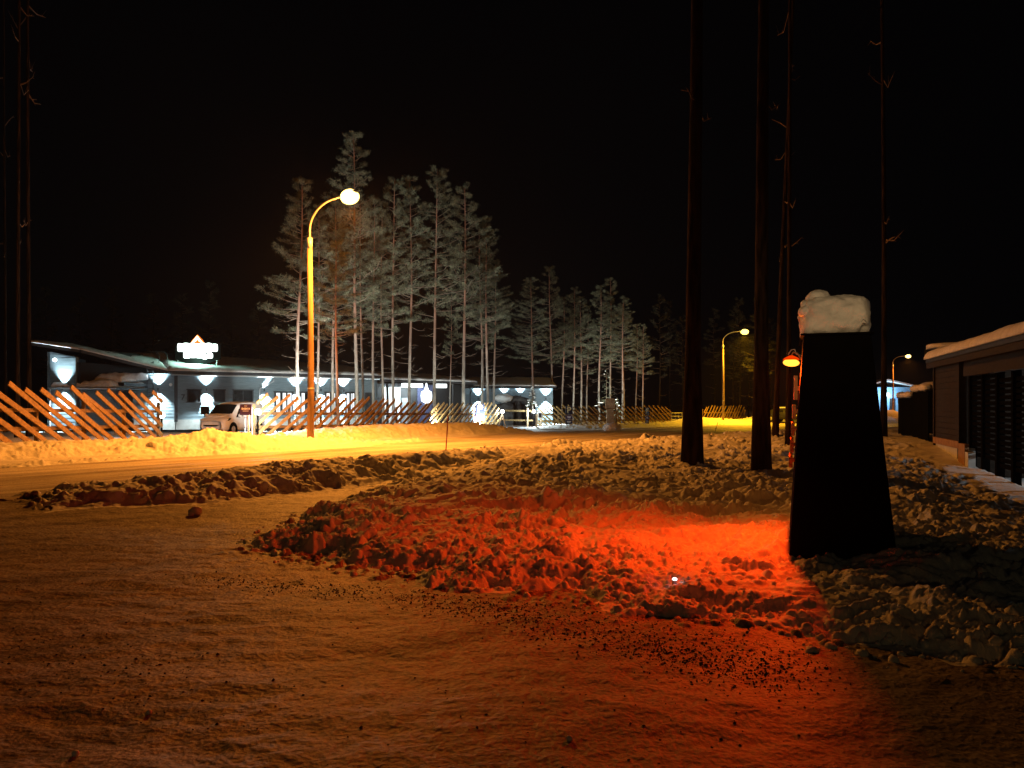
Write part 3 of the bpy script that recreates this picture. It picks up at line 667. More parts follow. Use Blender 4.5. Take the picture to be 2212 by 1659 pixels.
def window(f, px0, px1, z0, z1, parent=lodge, lit=None, mull=0):
    a, b = f.sx(px0), f.sx(px1); R = f.R(); fr = MB(); w_ = b - a; h = z1 - z0
    for c, d in (((a + b) / 2, (w_ + .16, .10, .08)),):
        fr.box(f.P(c, .05, z1), d, R); fr.box(f.P(c, .07, z0), (w_ + .2, .14, .06), R)
    for c in (a, b): fr.box(f.P(c, .05, (z0 + z1) / 2), (.08, .10, h - .07), R)
    for i in range(mull): fr.box(f.P(a + w_ * (i + 1) / (mull + 1), .05, (z0 + z1) / 2), (.06, .06, h - .1), R)
    fo = fr.build("window", M['dark'], parent)
    g = MB().box(f.P((a + b) / 2, .035, (z0 + z1) / 2), (w_ - .06, .01, h - .06), R).build("pane", M['glass'], fo)
    if lit:
        cu = MB(); rr = random.Random(int(px0)); x = a + .12
        while x < b - .25:
            q = rr.uniform(.10, .30); cu.box(f.P(x + q / 2, .043, (z0 + z1) / 2), (q, .004, h - .16), R); x += q + rr.uniform(.12, .35)
        cu.build("lit_curtain", lit, fo)
    return fo
def sconce(f, px, z, power=P_SCONCE, parent=lodge, up=True, down=True, s=None):
    a = f.sx(px) if s is None else s
    o = MB().tube([f.P(a, .17, z - .10), f.P(a, .17, z + .10)], .05, 12).bar(f.P(a, .03, z), f.P(a, .10, z), .05, .05).build("wall_lamp", M['dark'], parent, True)
    for ok, sg in ((up, 1), (down, -1)):
        if ok: lamp("wall_light", 'SPOT', f.P(a, .27, z + sg * .11), power * (1.0 if sg < 0 else .8), WHITE, o, .04, f.P(a, .10, z + sg * 3), 102 if sg < 0 else 88, .8)
    return o
A0, A1 = (-24.0, 55.0), (-11.0, 62.9); f1 = Fac(A0, A1)
plank_wall(A0, A1, .45, 3.62, 'clad')
MB().box(f1.P(f1.L / 2, -.12, .1), (f1.L, .30, .72), f1.R()).build("plinth", M['concrete'], lodge)
MB().box(f1.P(-.02, .02, 1.95), (.22, .22, 3.3), f1.R()).build("corner_post", M['dark'], lodge)
A2 = (-26.9, 54.6); f2 = Fac(A2, A0); plank_wall(A2, A0, .45, 3.75, 'clad'); MB().box(f2.P(f2.L / 2, -.12, .1), (f2.L - .15, .28, .72), f2.R()).build("plinth", M['concrete'], lodge)
A3, A4 = (-30.3, 50.5), (-28.45, 50.2); f3 = Fac(A3, A4); plank_wall(A3, A4, -.1, 5.0, 'clad', z1b=4.65, step=.26)
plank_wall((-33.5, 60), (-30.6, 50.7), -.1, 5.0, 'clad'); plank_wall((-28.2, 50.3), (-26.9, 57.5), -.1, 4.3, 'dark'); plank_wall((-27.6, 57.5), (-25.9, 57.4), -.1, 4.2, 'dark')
# porch canopy with snow
MB().box((-28.0, 52.4, 2.62), (4.4, 4.4, .12)).build("canopy", M['dark'], lodge)
gt = MB(); gt.tube([(-30.2, 50.15, 2.60), (-25.8, 50.15, 2.60)], .06, 8); gt.tube([(-30.1, 50.15, 2.6), (-30.1, 50.15, 0)], .05, 8); gt.build("gutter", M['steel'], lodge)
CANOPY_SNOW = True
window(f1, 405, 433, 1.70, 2.62, mull=0); window(f1, 462, 485, 1.70, 2.62); window(f1, 504, 546, 1.0, 2.62, mull=1)
LITC = emit("lit_curtain_glow", (.9, .97, 1), 1.6)
window(f1, 593, 632, .75, 2.5, lit=LITC, mull=2); window(f1, 648, 682, .75, 2.5, lit=LITC, mull=1); window(f1, 702, 730, .75, 2.5, lit=LITC, mull=1); window(f1, 746, 774, .75, 2.5, lit=LITC, mull=1)
for px in (445, 570, 638, 692, 741): sconce(f1, px, 2.62, P_SCONCE * (1 if px < 600 else 1.5))
sconce(f2, 343, 2.62); sconce(f3, 140, 2.62, P_SCONCE)
def door(f, px0, px1, z0, z1, mt='grille', parent=lodge):
    a, b = f.sx(px0), f.sx(px1); R = f.R()
    o = MB().box(f.P((a + b) / 2, .04, (z0 + z1) / 2), (b - a, .06, z1 - z0), R).build("door", M[mt], parent)
    for i in range(7): MB().bar(f.P(a + .1, .075, z0 + .3 + i * .22), f.P(b - .1, .075, z0 + .55 + i * .22), .05, .01).build("panel", M['dark'], o) if i == 3 else None
    MB().box(f.P(b - .12, .09, (z0 + z1) / 2), (.04, .05, .14), R).build("handle", M['steel'], o); return o
door(f1, 788, 806, .0, 2.5, 'dark')
# gutter, downpipes
gm = MB(); gm.tube([f1.P(-.4, .52, 3.66), f1.P(f1.L, .52, 3.60)], .07, 8); gm.build("gutter", M['steel'], lodge, True)
for px in (588,):
    a = f1.sx(px); MB().tube([f1.P(a, .5, 3.58), f1.P(a, .46, 3.3), f1.P(a - .9, .12, 2.75), f1.P(a - .95, .1, 2.6), f1.P(a - .95, .1, .2)], .055, 8).build("downpipe", M['grille'], lodge, True)
# number 7
sv = bpy.data.objects.new("house_number", text_mesh("7", .55, .01)); C.objects.link(sv); sv.data.materials.append(M['dark']); sv.parent = lodge
sv.location = f1.P(f1.sx(395), .05, 2.05); sv.rotation_euler = (math.pi / 2, 0, math.atan2(f1.u.y, f1.u.x))
# mail board in front of the wall
mbx = empty("notice_post", (WX(443, 50), 50, gz0(WX(443, 50), 50)), "small dark notice box on a post in front of the lodge wall", "post")
MB().box((0, 0, .6), (.1, .1, 1.3)).build("post", M['dark'], mbx); MB().box((0, 0, 1.45), (.52, .12, .52)).build("box", M['dark'], mbx)
# roofs
def slab(pts, th, name, mt, parent=lodge, smooth=False):
    n = len(pts); vs = [Vector(p) for p in pts] + [Vector(p) + Vector((0, 0, th)) for p in pts]
    return MB().add(vs, [tuple(reversed(range(n))), tuple(range(n, 2 * n))] + [(i, (i + 1) % n, (i + 1) % n + n, i + n) for i in range(n)]).build(name, M[mt], parent, smooth)
def snow_sheet(q00, q10, q11, q01, th, seed, nu=90, nv=24, parent=lodge, name="roof_snow", wav=1.0):
    """snow blanket over a bilinear patch, with soft front edge and underside"""
    q = [np.array(p, float) for p in (q00, q10, q11, q01)]; u = np.linspace(0, 1, nu)[None, :]; v = np.linspace(0, 1, nv)[:, None] ** 1.4
    P = q[0][:, None, None] * (1 - u) * (1 - v) + q[1][:, None, None] * u * (1 - v) + q[2][:, None, None] * u * v + q[3][:, None, None] * (1 - u) * v
    e = np.minimum(np.minimum(v * nv / 2.2, 1), np.minimum(u * nu / 3, (1 - u) * nu / 3)); e = np.clip(e, 0, 1); prof = np.sqrt(1 - (1 - e) ** 2)
    t = th * (1 + wav * .35 * noise(P[0] * .8, P[1] * .8, seed) + wav * .2 * noise(P[0] * 2.6, P[1] * 2.6, seed + 2)) * (.25 + .75 * prof)
    bul = .12 * (1 - np.clip(v * nv / 2, 0, 1)) * np.ones_like(u)
    fr = q[0] - q[3]; fr = fr / np.linalg.norm(fr[:2]); top = np.stack([P[0] + fr[0] * bul * 0, P[1], P[2] + t], -1).reshape(-1, 3); bot = np.stack([P[0] + fr[0] * .0, P[1], P[2] + 0 * t], -1).reshape(-1, 3)
    vs = np.concatenate([top, bot]); N = nu * nv; fs = []
    for i in range(nv - 1):
        for j in range(nu - 1):
            a = i * nu + j; fs.append((a, a + 1, a + nu + 1, a + nu)); fs.append((N + a, N + a + nu, N + a + nu + 1, N + a + 1))
    for j in range(nu - 1): fs.append((j + 1, j, N + j, N + j + 1)); a = (nv - 1) * nu; fs.append((a + j, a + j + 1, N + a + j + 1, N + a + j))
    for i in range(nv - 1): a = i * nu; fs.append((a, a + nu, N + a + nu, N + a)); a += nu - 1; fs.append((a + nu, a, N + a, N + a + nu))
    return MB().add(vs, fs).build(name, M['cap'], parent, True)
e0 = f1.P(-.55, .62, 3.70); e1 = f1.P(f1.L + .3, .62, 3.66); k0 = f1.P(-.55, -8.5, 5.35); k1 = f1.P(f1.L + .3, -8.5, 4.7)
slab([e0, e1, k1, k0], .22, "roof", 'roof'); off = Vector((0, 0, .225)); snow_sheet(e0 + off, e1 + off, k1 + off, k0 + off, .2, 3, nu=140)
g0 = Vector((-30.9, 49.2, 5.35)); g1 = Vector((-28.4, 50.6, 4.95)); g2 = e0 + Vector((-.03, -.0, 0)); hb0 = g0 + Vector((-2.5, 9, .5)); hb1 = k0 + Vector((-.03, 0, 0))
slab([g0, g1, g1 + Vector((-3, 10, .3)), hb0], .2, "roof", 'roof'); snow_sheet(g0 + off * .9, g1 + off * .9, g1 + Vector((-3, 10, .5)), hb0 + off * .9, .16, 5, 40)
g1b = g1 + Vector((.03, .02, 0)); slab([g1b, g2, hb1, g1b + Vector((-3, 10, .3))], .2, "roof", 'roof'); snow_sheet(g1b + off * .9, g2 + off * .9, hb1 + off * .9, g1b + Vector((-3, 10, .5)), .18, 6, 60)
snow_sheet((-30.1, 50.25, 2.69), (-26.2, 50.25, 2.69), (-26.0, 54.5, 2.69), (-30.1, 54.5, 2.69), .42, 21, 50, 24)
snow_sheet((-27.9, 51.4, 3.04), (-25.9, 51.0, 3.04), (-25.7, 54.4, 3.3), (-27.9, 54.5, 3.3), .45, 22, 40, 24); MB().box((-26.8, 52.8, 2.9), (2.0, 3.2, .2)).build("canopy", M['dark'], lodge)
# wall ladder
ld = MB(); L0 = f2.P(f2.sx(327), .25, 0)
for s in (-.2, .2): ld.tube([L0 + f2.u * s, L0 + f2.u * s + Vector((0, 0, 4.6))], .03, 6)
for i in range(15): ld.tube([L0 - f2.u * .2 + Vector((0, 0, .3 + i * .3)), L0 + f2.u * .2 + Vector((0, 0, .3 + i * .3))], .02, 6)
ld.build("ladder", M['dark'], lodge)
rr_ = MB(); b = Vector(f1.P(-.9, -1.8, 4.1))
for s in (0, .6): rr_.tube([b + Vector((s, 0, 0)), b + Vector((s, 0, 1.0)), b + Vector((s - .25, .1, 1.3)), b + Vector((s - .9, .2, 1.3))], .03, 6)
rr_.build("roof_hoop", M['dark'], lodge)
# entrance section
B0, B1 = (-11.3, 64.6), (-4.6, 69.6); f4 = Fac(B0, B1)
plank_wall(B0, B1, -.6, 3.3, 'dark'); pw, _, _ = plank_wall(tuple(f4.P(f4.sx(826), .10, 0))[:2], tuple(f4.P(f4.sx(863), .10, 0))[:2], -.5, 3.0, 'clad_light')
MB().box(f4.P((f4.sx(901) + f4.sx(937)) / 2, .08, 1.4), (f4.sx(937) - f4.sx(901), .1, 3.7), f4.R()).build("navy_panel", M['cladblue'], lodge)
door(f4, 867, 880, -.45, 2.1)
e2 = f4.P(-.4, 1.7, 3.38); e3 = f4.P(f4.L + .6, 1.7, 3.30); k2 = f4.P(-.4, -7, 4.2); k3 = f4.P(f4.L + .6, -7, 4.1)
slab([e2, e3, k3, k2], .22, "roof", 'roof'); snow_sheet(e2 + off, e3 + off, k3 + off, k2 + off, .22, 9, 70)
for px in (846, 873, 893, 922, 945):
    s = f4.sx(px); o = MB().box(f4.P(s, .6, 3.16), (.9 if px != 922 else .5, .5, .34), f4.R()).build("soffit_lamp", emit("soffit_glow", (.9, 1, 1), 3.0), lodge) if px in (873, 893, 945) else None
    if px in (846, 873, 893): lamp("soffit_light", 'POINT', f4.P(s, 1.1, 2.85), 260, WHITE, lodge, .15)
for px in (819, 960): MB().box(f4.P(f4.sx(px), 1.5, 1.35), (.16, .16, 3.9), f4.R()).build("porch_post", M['dark'], lodge)
# glowing emblem on the navy panel
em = []; 
for x_, z_ in ((-.42, .1), (-.46, .55), (-.42, .88), (-.2, 1.0), (-.12, 1.2), (-.05, 1.42), (0, 1.72), (.05, 1.42), (.12, 1.2), (.2, 1.0), (.42, .88), (.46, .55), (.42, .1), (.25, -.02), (.1, -.1), (0, -.16), (-.1, -.1), (-.25, -.02)): em.append((x_ * 1.15, z_))
Rf = f4.R(); cc = f4.P(f4.sx(919), .17, 1.75)
MB().prism(em, -.05, .05, lambda p: cc + Rf @ p).build("lit_emblem", emit("emblem_glow", (.85, .95, 1), 4.5), lodge)
# side wing
C0, C1 = (-4.2, 78.0), (4.15, 78.3); f5 = Fac(C0, C1); plank_wall(C0, C1, -.7, 3.15, 'clad')
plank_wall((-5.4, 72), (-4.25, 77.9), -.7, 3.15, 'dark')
e4 = f5.P(-.5, .8, 3.2); e5 = f5.P(f5.L + .3, .8, 3.2); k4 = f5.P(-.5, -7, 4.2); k5 = f5.P(f5.L + .3, -7, 4.2)
slab([e4, e5, k5, k4], .18, "roof", 'roof'); snow_sheet(e4 + off * .82, e5 + off * .82, k5 + off * .82, k4 + off * .82, .16, 12, 70)
g6 = f4.P(f4.L + .62, 1.7, 3.28); slab([g6, e4 + Vector((-.02, 0, .0)), k4 + Vector((-.02, 0, -.02)), g6 + Vector((-3, 8, .8))], .17, "roof", 'roof')
for px, dn in ((1033, True), (1089, False), (1124, False), (1179, True)): sconce(f5, px, 2.1 if dn else 2.35, P_SCONCE * 1.3, down=dn)
MB().tube([f5.P(.2, .75, 3.15), f5.P(.15, .6, 2.9), f5.P(-.1, .15, 2.5), f5.P(-.1, .12, -.5)], .05, 8).build("downpipe", M['dark'], lodge, True)
# camera dome and lamp
for p in (f2.P(f2.sx(370), .15, 2.95),): MB().ball(p, .11, 10, 7).build("dome_camera", M['white'], lodge, True)
for p in (f3.P(.55, .25, 4.45), f2.P(.25, .5, 3.35)):
    MB().ball(p, .13, 10, 7).build("bulkhead_lamp", emit("bulkhead_glow", (.9, 1, 1), 5), lodge, True)

# ------------------------------------------------------------------ roof sign
sg = empty("roof_sign", (0, 0, 0), "blazing white two-line roof sign topped by an orange tent-shaped mark", "illuminated sign")
sd_ = 57.5; sc = sd_ / F
def sp_(px, py): v = W(px, py, sd_); return v
WG = emit("sign_white_glow", (.80, 1, .93), 5.5)
def lobe_row(xs, y0, y1, name):
    for (xa, xb, ya, yb) in xs:
        a = sp_(xa, yb); b = sp_(xb, ya); c = (a + b) / 2; wx_, hz = (b.x - a.x) / 2, (b.z - a.z) / 2; ol = []
        for i in range(20):
            an = 2 * math.pi * i / 20; ca, sa = math.cos(an), math.sin(an)
            ol.append((wx_ * math.copysign(abs(ca) ** .5, ca), hz * math.copysign(abs(sa) ** .5, sa)))
        MB().prism(ol, -.07, .07, lambda p: c + p).build(name, WG, sg)
lobe_row([(384, 394.5, 742, 759.5), (395, 409, 741, 762), (409.5, 421, 741, 765), (421.5, 432, 742, 765), (432.5, 445, 741, 765), (445.5, 457, 741, 762), (457.5, 469.5, 743, 759.5)], 0, 0, "glowing_letter")
lobe_row([(397, 410.5, 759.8, 774), (411, 423, 765.3, 773), (423.5, 437, 765.3, 773.5), (437.5, 447, 765.3, 776), (448, 459, 762.5, 774)], 0, 0, "glowing_letter")
bp_ = MB(); o = [(-1.7, -.55), (-.9, -.85), (0, -1.0), (.9, -.85), (1.7, -.55), (1.75, .62), (.9, .75), (-.9, .75), (-1.75, .62)]; cc2 = sp_(426, 759)
bp_.prism(o, .12, .2, lambda p: cc2 + p); bp_.build("backing_board", M['black'], sg)
for dx in (-1.5, -.1, 1.4): MB().tube([cc2 + Vector((dx, .16, -1.9)), cc2 + Vector((dx, .16, -.5))], .04, 8).build("leg", M['steel'], sg)
cc3 = sp_(426, 740)
out = [(-.42, 0), (0, .52), (.42, 0), (.30, -.02), (.12, .1), (.02, .26), (-.12, .08), (-.28, -.02)]
MB().prism([(-.50, -.03), (-.40, .18), (0, .60), (.40, .18), (.50, -.03), (.3, -.06), (-.3, -.06)], .04, .1, lambda p: cc3 + p).build("tent_mark", emit("tent_orange_glow", (1, .20, .02), 1.4), sg)
MB().prism(out, -.04, .035, lambda p: cc3 + p).build("tent_mark", emit("tent_white_glow", (1, .72, .45), 4), sg)
lamp("sign_light", 'POINT', sp_(428, 778) + Vector((0, -.5, -.0)), 420, (.45, 1, .78), sg, .3)

# flood spots lighting the pines
def flood(x, y, tgt, power, label, ang=100):
    g = gz0(x, y); t = empty("floodlight", (x, y, g), label, "floodlight", "ground floodlights under the pines")
    MB().tube([(0, 0, 0), (0, 0, .3)], .03, 8).build("stake", M['dark'], t); MB().box((0, 0, .34), (.24, .14, .12)).build("housing", M['dark'], t, bevel=.01)
    lamp("flood_beam", 'SPOT', (0, 0, .45), power, (.93, 1.0, .93), t, .08, (tgt[0] - x, tgt[1] - y, tgt[2]), ang, .5)
flood(-11.0, 38.2, (-13.2, 50, 9), P_TREE * .38, "ground floodlight behind the left end of the long fence")
flood(-10.5, 43, (-9.5, 57, 8), P_TREE, "ground floodlight among the leftmost lit pines")
flood(-5.2, 49, (-6, 61, 8), P_TREE * 1.0, "ground floodlight behind the middle of the long fence")
flood(-2.2, 54.6, (-3.0, 64, 8), P_TREE * .5, "ground floodlight behind the right part of the long fence")
flood(5.5, 72.5, (7.0, 84, 6), P_TREE * .18, "ground floodlight behind the fence right of the entrance")
flood(10.2, 76, (10.0, 85.5, 5), P_TREE * .6, "ground floodlight behind the yellow-lit fence", 66)

# ------------------------------------------------------------------ vehicles
def loft(stations, name, mt, parent, smooth=True):
    """stations: (x, [(y,z)...]) half ring from bottom centre to top centre"""
    mb = MB(); rings = []
    for x, h in stations:
        ring = [Vector((x, y, z)) for y, z in h] + [Vector((x, -y, z)) for y, z in reversed(h)]; rings.append(ring)
    n = len(rings[0]); vs = [p for r in rings for p in r]; fs = []
    for i in range(len(rings) - 1):
        for j in range(n): a = i * n + j; b = i * n + (j + 1) % n; fs.append((a, b, b + n, a + n))
    fs.append(tuple(range(n))); fs.append(tuple(reversed(range((len(rings) - 1) * n, len(rings) * n))))
    o = mb.add(vs, fs).build(name, mt, parent, smooth)
    return o
def wheel(parent, x, y, r=.32, z=None):
    s = 1 if y > 0 else -1; t = MB().tube([(x, y - .11 * s, r), (x, y - .08 * s, r), (x, y + .08 * s, r), (x, y + .10 * s, r)], [r * .93, r, r, r * .93], 24).build("wheel", M['rubber'], parent, True)
    MB().tube([(x, y + .095 * s, r), (x, y + .115 * s, r)], [r * .62, r * .55], 16).build("rim", M['steel'], t, True); return t
van = empty("parked_van", (-15.75, 43.4, -.12), "dirty white delivery van parked nose-out behind the snow heap, snow on its bonnet", "van", rz=math.radians(-99.6))
def vs_(x, w_, zb, zbelt, zt, wt, zr=None):
    return (x, [(0, zb), (w_ * .86, zb), (w_, zb + .16), (w_ * 1.0, (zb + zbelt) / 2), (w_ * .985, zbelt), (wt, zt - .10), (wt * .9, zt - .02), (0, zt)])
bt = [vs_(2.20, .60, .30, .62, .80, .55), vs_(2.12, .74, .24, .74, .92, .66), vs_(1.90, .82, .22, .84, 1.0, .72), vs_(1.45, .85, .22, .93, 1.10, .74), vs_(1.30, .85, .22, .96, 1.16, .74),
      vs_(1.0, .855, .22, .98, 1.40, .70), vs_(.65, .855, .22, 1.0, 1.66, .67), vs_(.35, .855, .22, 1.0, 1.78, .68), vs_(0, .855, .22, 1.0, 1.83, .69), vs_(-1.2, .855, .22, 1.0, 1.86, .70), vs_(-2.0, .85, .24, 1.0, 1.84, .70), vs_(-2.2, .80, .34, 1.0, 1.72, .66)]
body = loft(bt, "body", M['vpaint'], van)
sub = body.modifiers.new("s", 'SUBSURF'); sub.levels = 2; sub.render_levels = 2
# glass panels, set just proud of the skin
def skin(x, q):  # q 0..1 across the pillar zone on +y side
    for a, b in zip(bt[:-1], bt[1:]):
        if b[0] <= x <= a[0]:
            t = (x - a[0]) / (b[0] - a[0]); pa = Vector(a[1][4]).lerp(Vector(b[1][4]), t); pb = Vector(a[1][5]).lerp(Vector(b[1][5]), t); return pa.lerp(pb, q)
ws = MB(); 
rows = [(1.30, 1.165), (1.15, 1.30), (1.0, 1.425), (.82, 1.56), (.66, 1.68)]
vv = []; 
for x_, z_ in rows:
    for y_ in (-.66, -.34, 0, .34, .66): vv.append((x_ + .05 - .10 * (abs(y_) / .66) ** 2, y_ * (1 - .10 * (z_ - 1.16)), z_ + .02 - .035 * (abs(y_) / .66) ** 2))
ws.add(vv, [(i * 5 + j, i * 5 + j + 1, i * 5 + j + 6, i * 5 + j + 5) for i in range(4) for j in range(4)])
ws.build("windscreen", M['glass'], van, True)
for s in (1, -1):
    pts = [(1.12, .05), (.42, .05), (.42, .80), (.62, .76)]; mb = MB(); v = []
    for x_, q in pts: p = skin(x_, q); v.append((x_, s * (p.x + .012), p.y - .01))
    mb.add(v, [(0, 1, 2, 3)]); mb.build("side_window", M['glass'], van)
    hl = MB(); hl.add([(2.06, s * .50, .74), (2.10, s * .42, .84), (1.80, s * .83, .96), (1.62, s * .862, .93), (1.86, s * .84, .80)], [(0, 1, 2, 3, 4)]); hl.build("headlight", M['dark'], van)
    MB().ball((1.93, s * .735, .85), (.07, .09, .045), 10, 6).build("headlight_lens", M['white'], van, True)
    MB().ball((1.0, s * 1.0, 1.05), (.07, .10, .12), 10, 7).build("mirror", M['vpaint'], van, True)
    MB().box((-.1, s * .868, .62), (.014, .01, .7)).build("door_seam", M['dark'], van)
    for xx in (1.42, -1.45): wheel(van, xx, s * .76)
    for xx in (1.42, -1.45):
        ar = MB(); ol = [(xx + .42 * math.cos(a), .30 + .42 * math.sin(a)) for a in np.linspace(0, math.pi, 14)] + [(xx - .40, .20), (xx + .40, .20)]
        ar.prism(ol, s * .845, s * .863); ar.build("wheel_arch", M['black'], van)
MB().add([(2.20, -.52, .58), (2.20, .52, .58), (2.13, .62, .74), (2.13, -.62, .74), (2.235, -.3, .50), (2.235, .3, .50)], [(0, 1, 2, 3), (4, 5, 1, 0)]).build("grille", M['black'], van)
MB().box((2.20, 0, .27), (.10, 1.30, .16)).build("bumper", M['rubber'], van, bevel=.03)
MB().box((2.235, .0, .41), (.02, .50, .11)).build("number_plate", M['white'], van)
lumpy("s", None, (.62, 1.1, .12), (1.62, -.05, 1.07), Matrix.Rotation(math.radians(14), 3, 'Y'), M['cap'], seed=31, amp=.03, power=3, n=30).build("bonnet_snow", M['cap'], van, True)
# far car
fc = empty("parked_car", (WX(1697, 84), 84, -.35), "dark parked car with snowy roof far behind the leaning pine", "car", rz=math.radians(-60))
def cs2(x, w_, zb, zbelt, zt, wt): return (x, [(0, zb), (w_, zb + .05), (w_, zbelt), (wt, zt), (0, zt + .03)])
loft([cs2(2.0, .6, .35, .6, .65, .5), cs2(1.7, .8, .25, .75, .85, .6), cs2(.9, .85, .22, .9, 1.0, .7), cs2(.3, .85, .22, .95, 1.40, .62), cs2(-1.0, .85, .22, .95, 1.45, .62), cs2(-1.8, .82, .25, .95, 1.1, .65), cs2(-2.05, .7, .4, .8, .95, .6)], "body", M['dark'], fc)
for s in (1, -1):
    MB().box((-.3, s * .80, 1.15), (1.2, .03, .28)).build("side_window", M['glass'], fc); MB().ball((1.9, s * .55, .68), (.08, .14, .08), 8, 6).build("headlight", M['white'], fc, True)
    for xx in (1.3, -1.3): wheel(fc, xx, s * .76)
lumpy("s", None, (1.5, 1.1, .16), (-.4, 0, 1.5), Matrix.Identity(3), M['cap'], seed=33, amp=.04, power=3, n=24).build("roof_snow", M['cap'], fc, True)

# ------------------------------------------------------------------ signs, markers, posts
def park_sign(px, ytop, d, label, plates, rz=0.0, w_=.62):
    v = W(px, ytop, d); g = gz0(v.x, d); t = empty("parking_sign", (v.x, d, g), label, "parking sign", "blue parking signs along the fence", rz); top = v.z - g; z = top
    MB().tube([(0, .05, 0), (0, .05, top)], .03, 8).build("pole", M['steel'], t)
    for i in range(plates):
        h = w_ * (1.25 if i == 0 else .6)
        MB().box((0, 0, z - h / 2), (w_, .03, h)).build("sign_plate", M['blue'] if i != 1 else M['purple'], t, bevel=.008)
        if i == 0:
            p = bpy.data.objects.new("letter_p", text_mesh("P", w_ * 1.25, .006)); C.objects.link(p); p.data.materials.append(M['yellow']); p.parent = t; p.location = (0, -.025, z - h / 2); p.rotation_euler = (math.pi / 2, 0, 0)
        else:
            b = MB(); b.box((0, -.02, z - h * .38), (w_ * .6, .008, .05)); b.box((0, -.02, z - h * .62), (w_ * .45, .008, .04)); b.build("lettering", M['white'], t)
        z -= h + .04
    return t
park_sign(1037, 872, 55, "parking sign with one small plate under it, at the right part of the long fence", 2, w_=.62)
park_sign(1229, 877, 66, "parking sign with two small plates, left of the wooden totem", 3, w_=.60)
park_sign(1398, 880, 72, "narrow-seeming parking sign turned away, near the end of the yellow-lit fence", 3, math.radians(-62), .60)
ps = empty("info_sign", (WX(531, 33.6), 33.6, 0), "small purple sign with white lettering on a yellow pole beside the van", "sign")
zt = W(531, 873, 33.6).z
MB().tube([(.10, .04, -.1), (.10, .04, zt)], .045, 10).build("pole", M['yellow'], ps, True)
MB().box((0, 0, zt - .24), (.52, .03, .48)).build("sign_plate", M['purple'], ps, bevel=.006)
b = MB(); 
for i, wd in enumerate((.05, .04, .05, .05, .03, .05)): b.box((-.15 + i * .062, -.02, zt - .20), (wd, .008, .09 - .02 * (i % 2)))
b.box((-.0, -.02, zt - .30), (.26, .008, .02)); b.box((0, -.02, zt - .08), (.12, .008, .02)); b.build("lettering", M['white'], ps)
def stick(px, yt, yb, d, label, mt='red', lean=(.0, 0), r=.018, nm="snow_marker", cat="snow marker"):
    a = W(px, yb, d); b = W(px, yt, d); o = MB().tube([(a.x - lean[0], d, a.z - .25), (b.x + lean[0], d, b.z)], r, 8).build(nm, M[mt], None, True); return tag(o, label, cat)
stick(965, 897, 972, 20.6, "thin red snow marker stick on the ridge beside the road", 'red', (.035, 0), .016)
stick(1330, 874, 930, 62, "brown marker post in front of the wooden totem", 'rail', (.02, 0), .07)
stick(1547, 912, 932, 55, "short thin stick by the roadside near the far street lamp", 'rail', (.12, 0), .02)
for i, (px, yt, yb, dx) in enumerate(((1452, 955, 990, .02), (1474, 950, 985, .12), (1482, 948, 990, .2))):
    stick(px, yt, yb, 17.3, ("thin upright twig in the snow left of the nearest black trunk", "leaning twig in the snow beside the nearest black trunk", "strongly leaning twig closest to the nearest black trunk")[i], 'limb', (dx, 0), .006, "twig", "twig")
tt = empty("wooden_totem", (WX(1318, 67), 67, -.5), "broad round-topped wooden totem in front of the yellow-lit fence", "totem")
mb = MB(); ol = [(-.34, 0), (-.30, 1.6), (-.42, 1.75), (-.43, 2.45)] + [(.43 * math.cos(a), 2.45 + .14 * math.sin(a)) for a in np.linspace(math.pi, 0, 9)[1:-1]] + [(.43, 2.45), (.42, 1.75), (.30, 1.6), (.30, 0)]
mb.prism(ol, -.12, .12); mb.build("board", M['wood'], tt, bevel=.02)
MB().box((0, -.14, 1.68), (.7, .05, .08)).build("crosspiece", M['rail'], tt)
o = lumpy("s", None, (1.3, .9, .7), (WX(1322, 58), 58, -.22), Matrix.Identity(3), M['cap'], seed=41, amp=.15, power=2.2, n=30).build("snow_lump", M['cap'], None, True); tag(o, "snow-covered stone at the roadside below the wooden totem", "snow lump")
# snow clod on the drive, bright light in the bank, tiny things
c = W(422, 1114, 11.0); zc = gz(c.x, 11.0)
o = lumpy("s", None, (.20, .16, .15), (c.x, 11.0, zc + .05), Matrix.Identity(3), M['bank'], seed=51, amp=.03, power=2.3, n=26).build("snow_clod", M['bank'], None, True); tag(o, "lone snow clod lying on the drive in front of the long ridge", "snow clod")
for i, (px, py, s) in enumerate(((322, 1540, .028), (1230, 1597, .03), (163, 1635, .03))):
    d = F * CAMZ / (py - HOR); x = WX(px, d)
    o = lumpy("s", None, (s, s, s * .9), (x, d, gz(x, d) + s * .3), Matrix.Identity(3), M['cap'], seed=60 + i, amp=.004, power=2.2, n=14).build("snow_crumb", M['cap'], None, True)
    tag(o, ("tiny snow crumb on the drive, the one highest up at left", "tiny snow crumb on the drive at bottom centre", "tiny snow crumb on the drive at bottom left")[i], "snow crumb", "tiny snow crumbs on the drive")
d = 6.35; x = WX(1457, d); zg = gz(x, d)
gl = empty("ground_light", (x, d, zg), "small bright white light poking out of the near snow edge", "light")
MB().tube([(0, 0, -.05), (0, 0, .035)], .02, 10).build("stem", M['steel'], gl); MB().ball((0, -.008, .04), (.020, .018, .012), 12, 8).build("lens", emit("ground_light_glow", (.95, 1, 1), 5), gl, True)
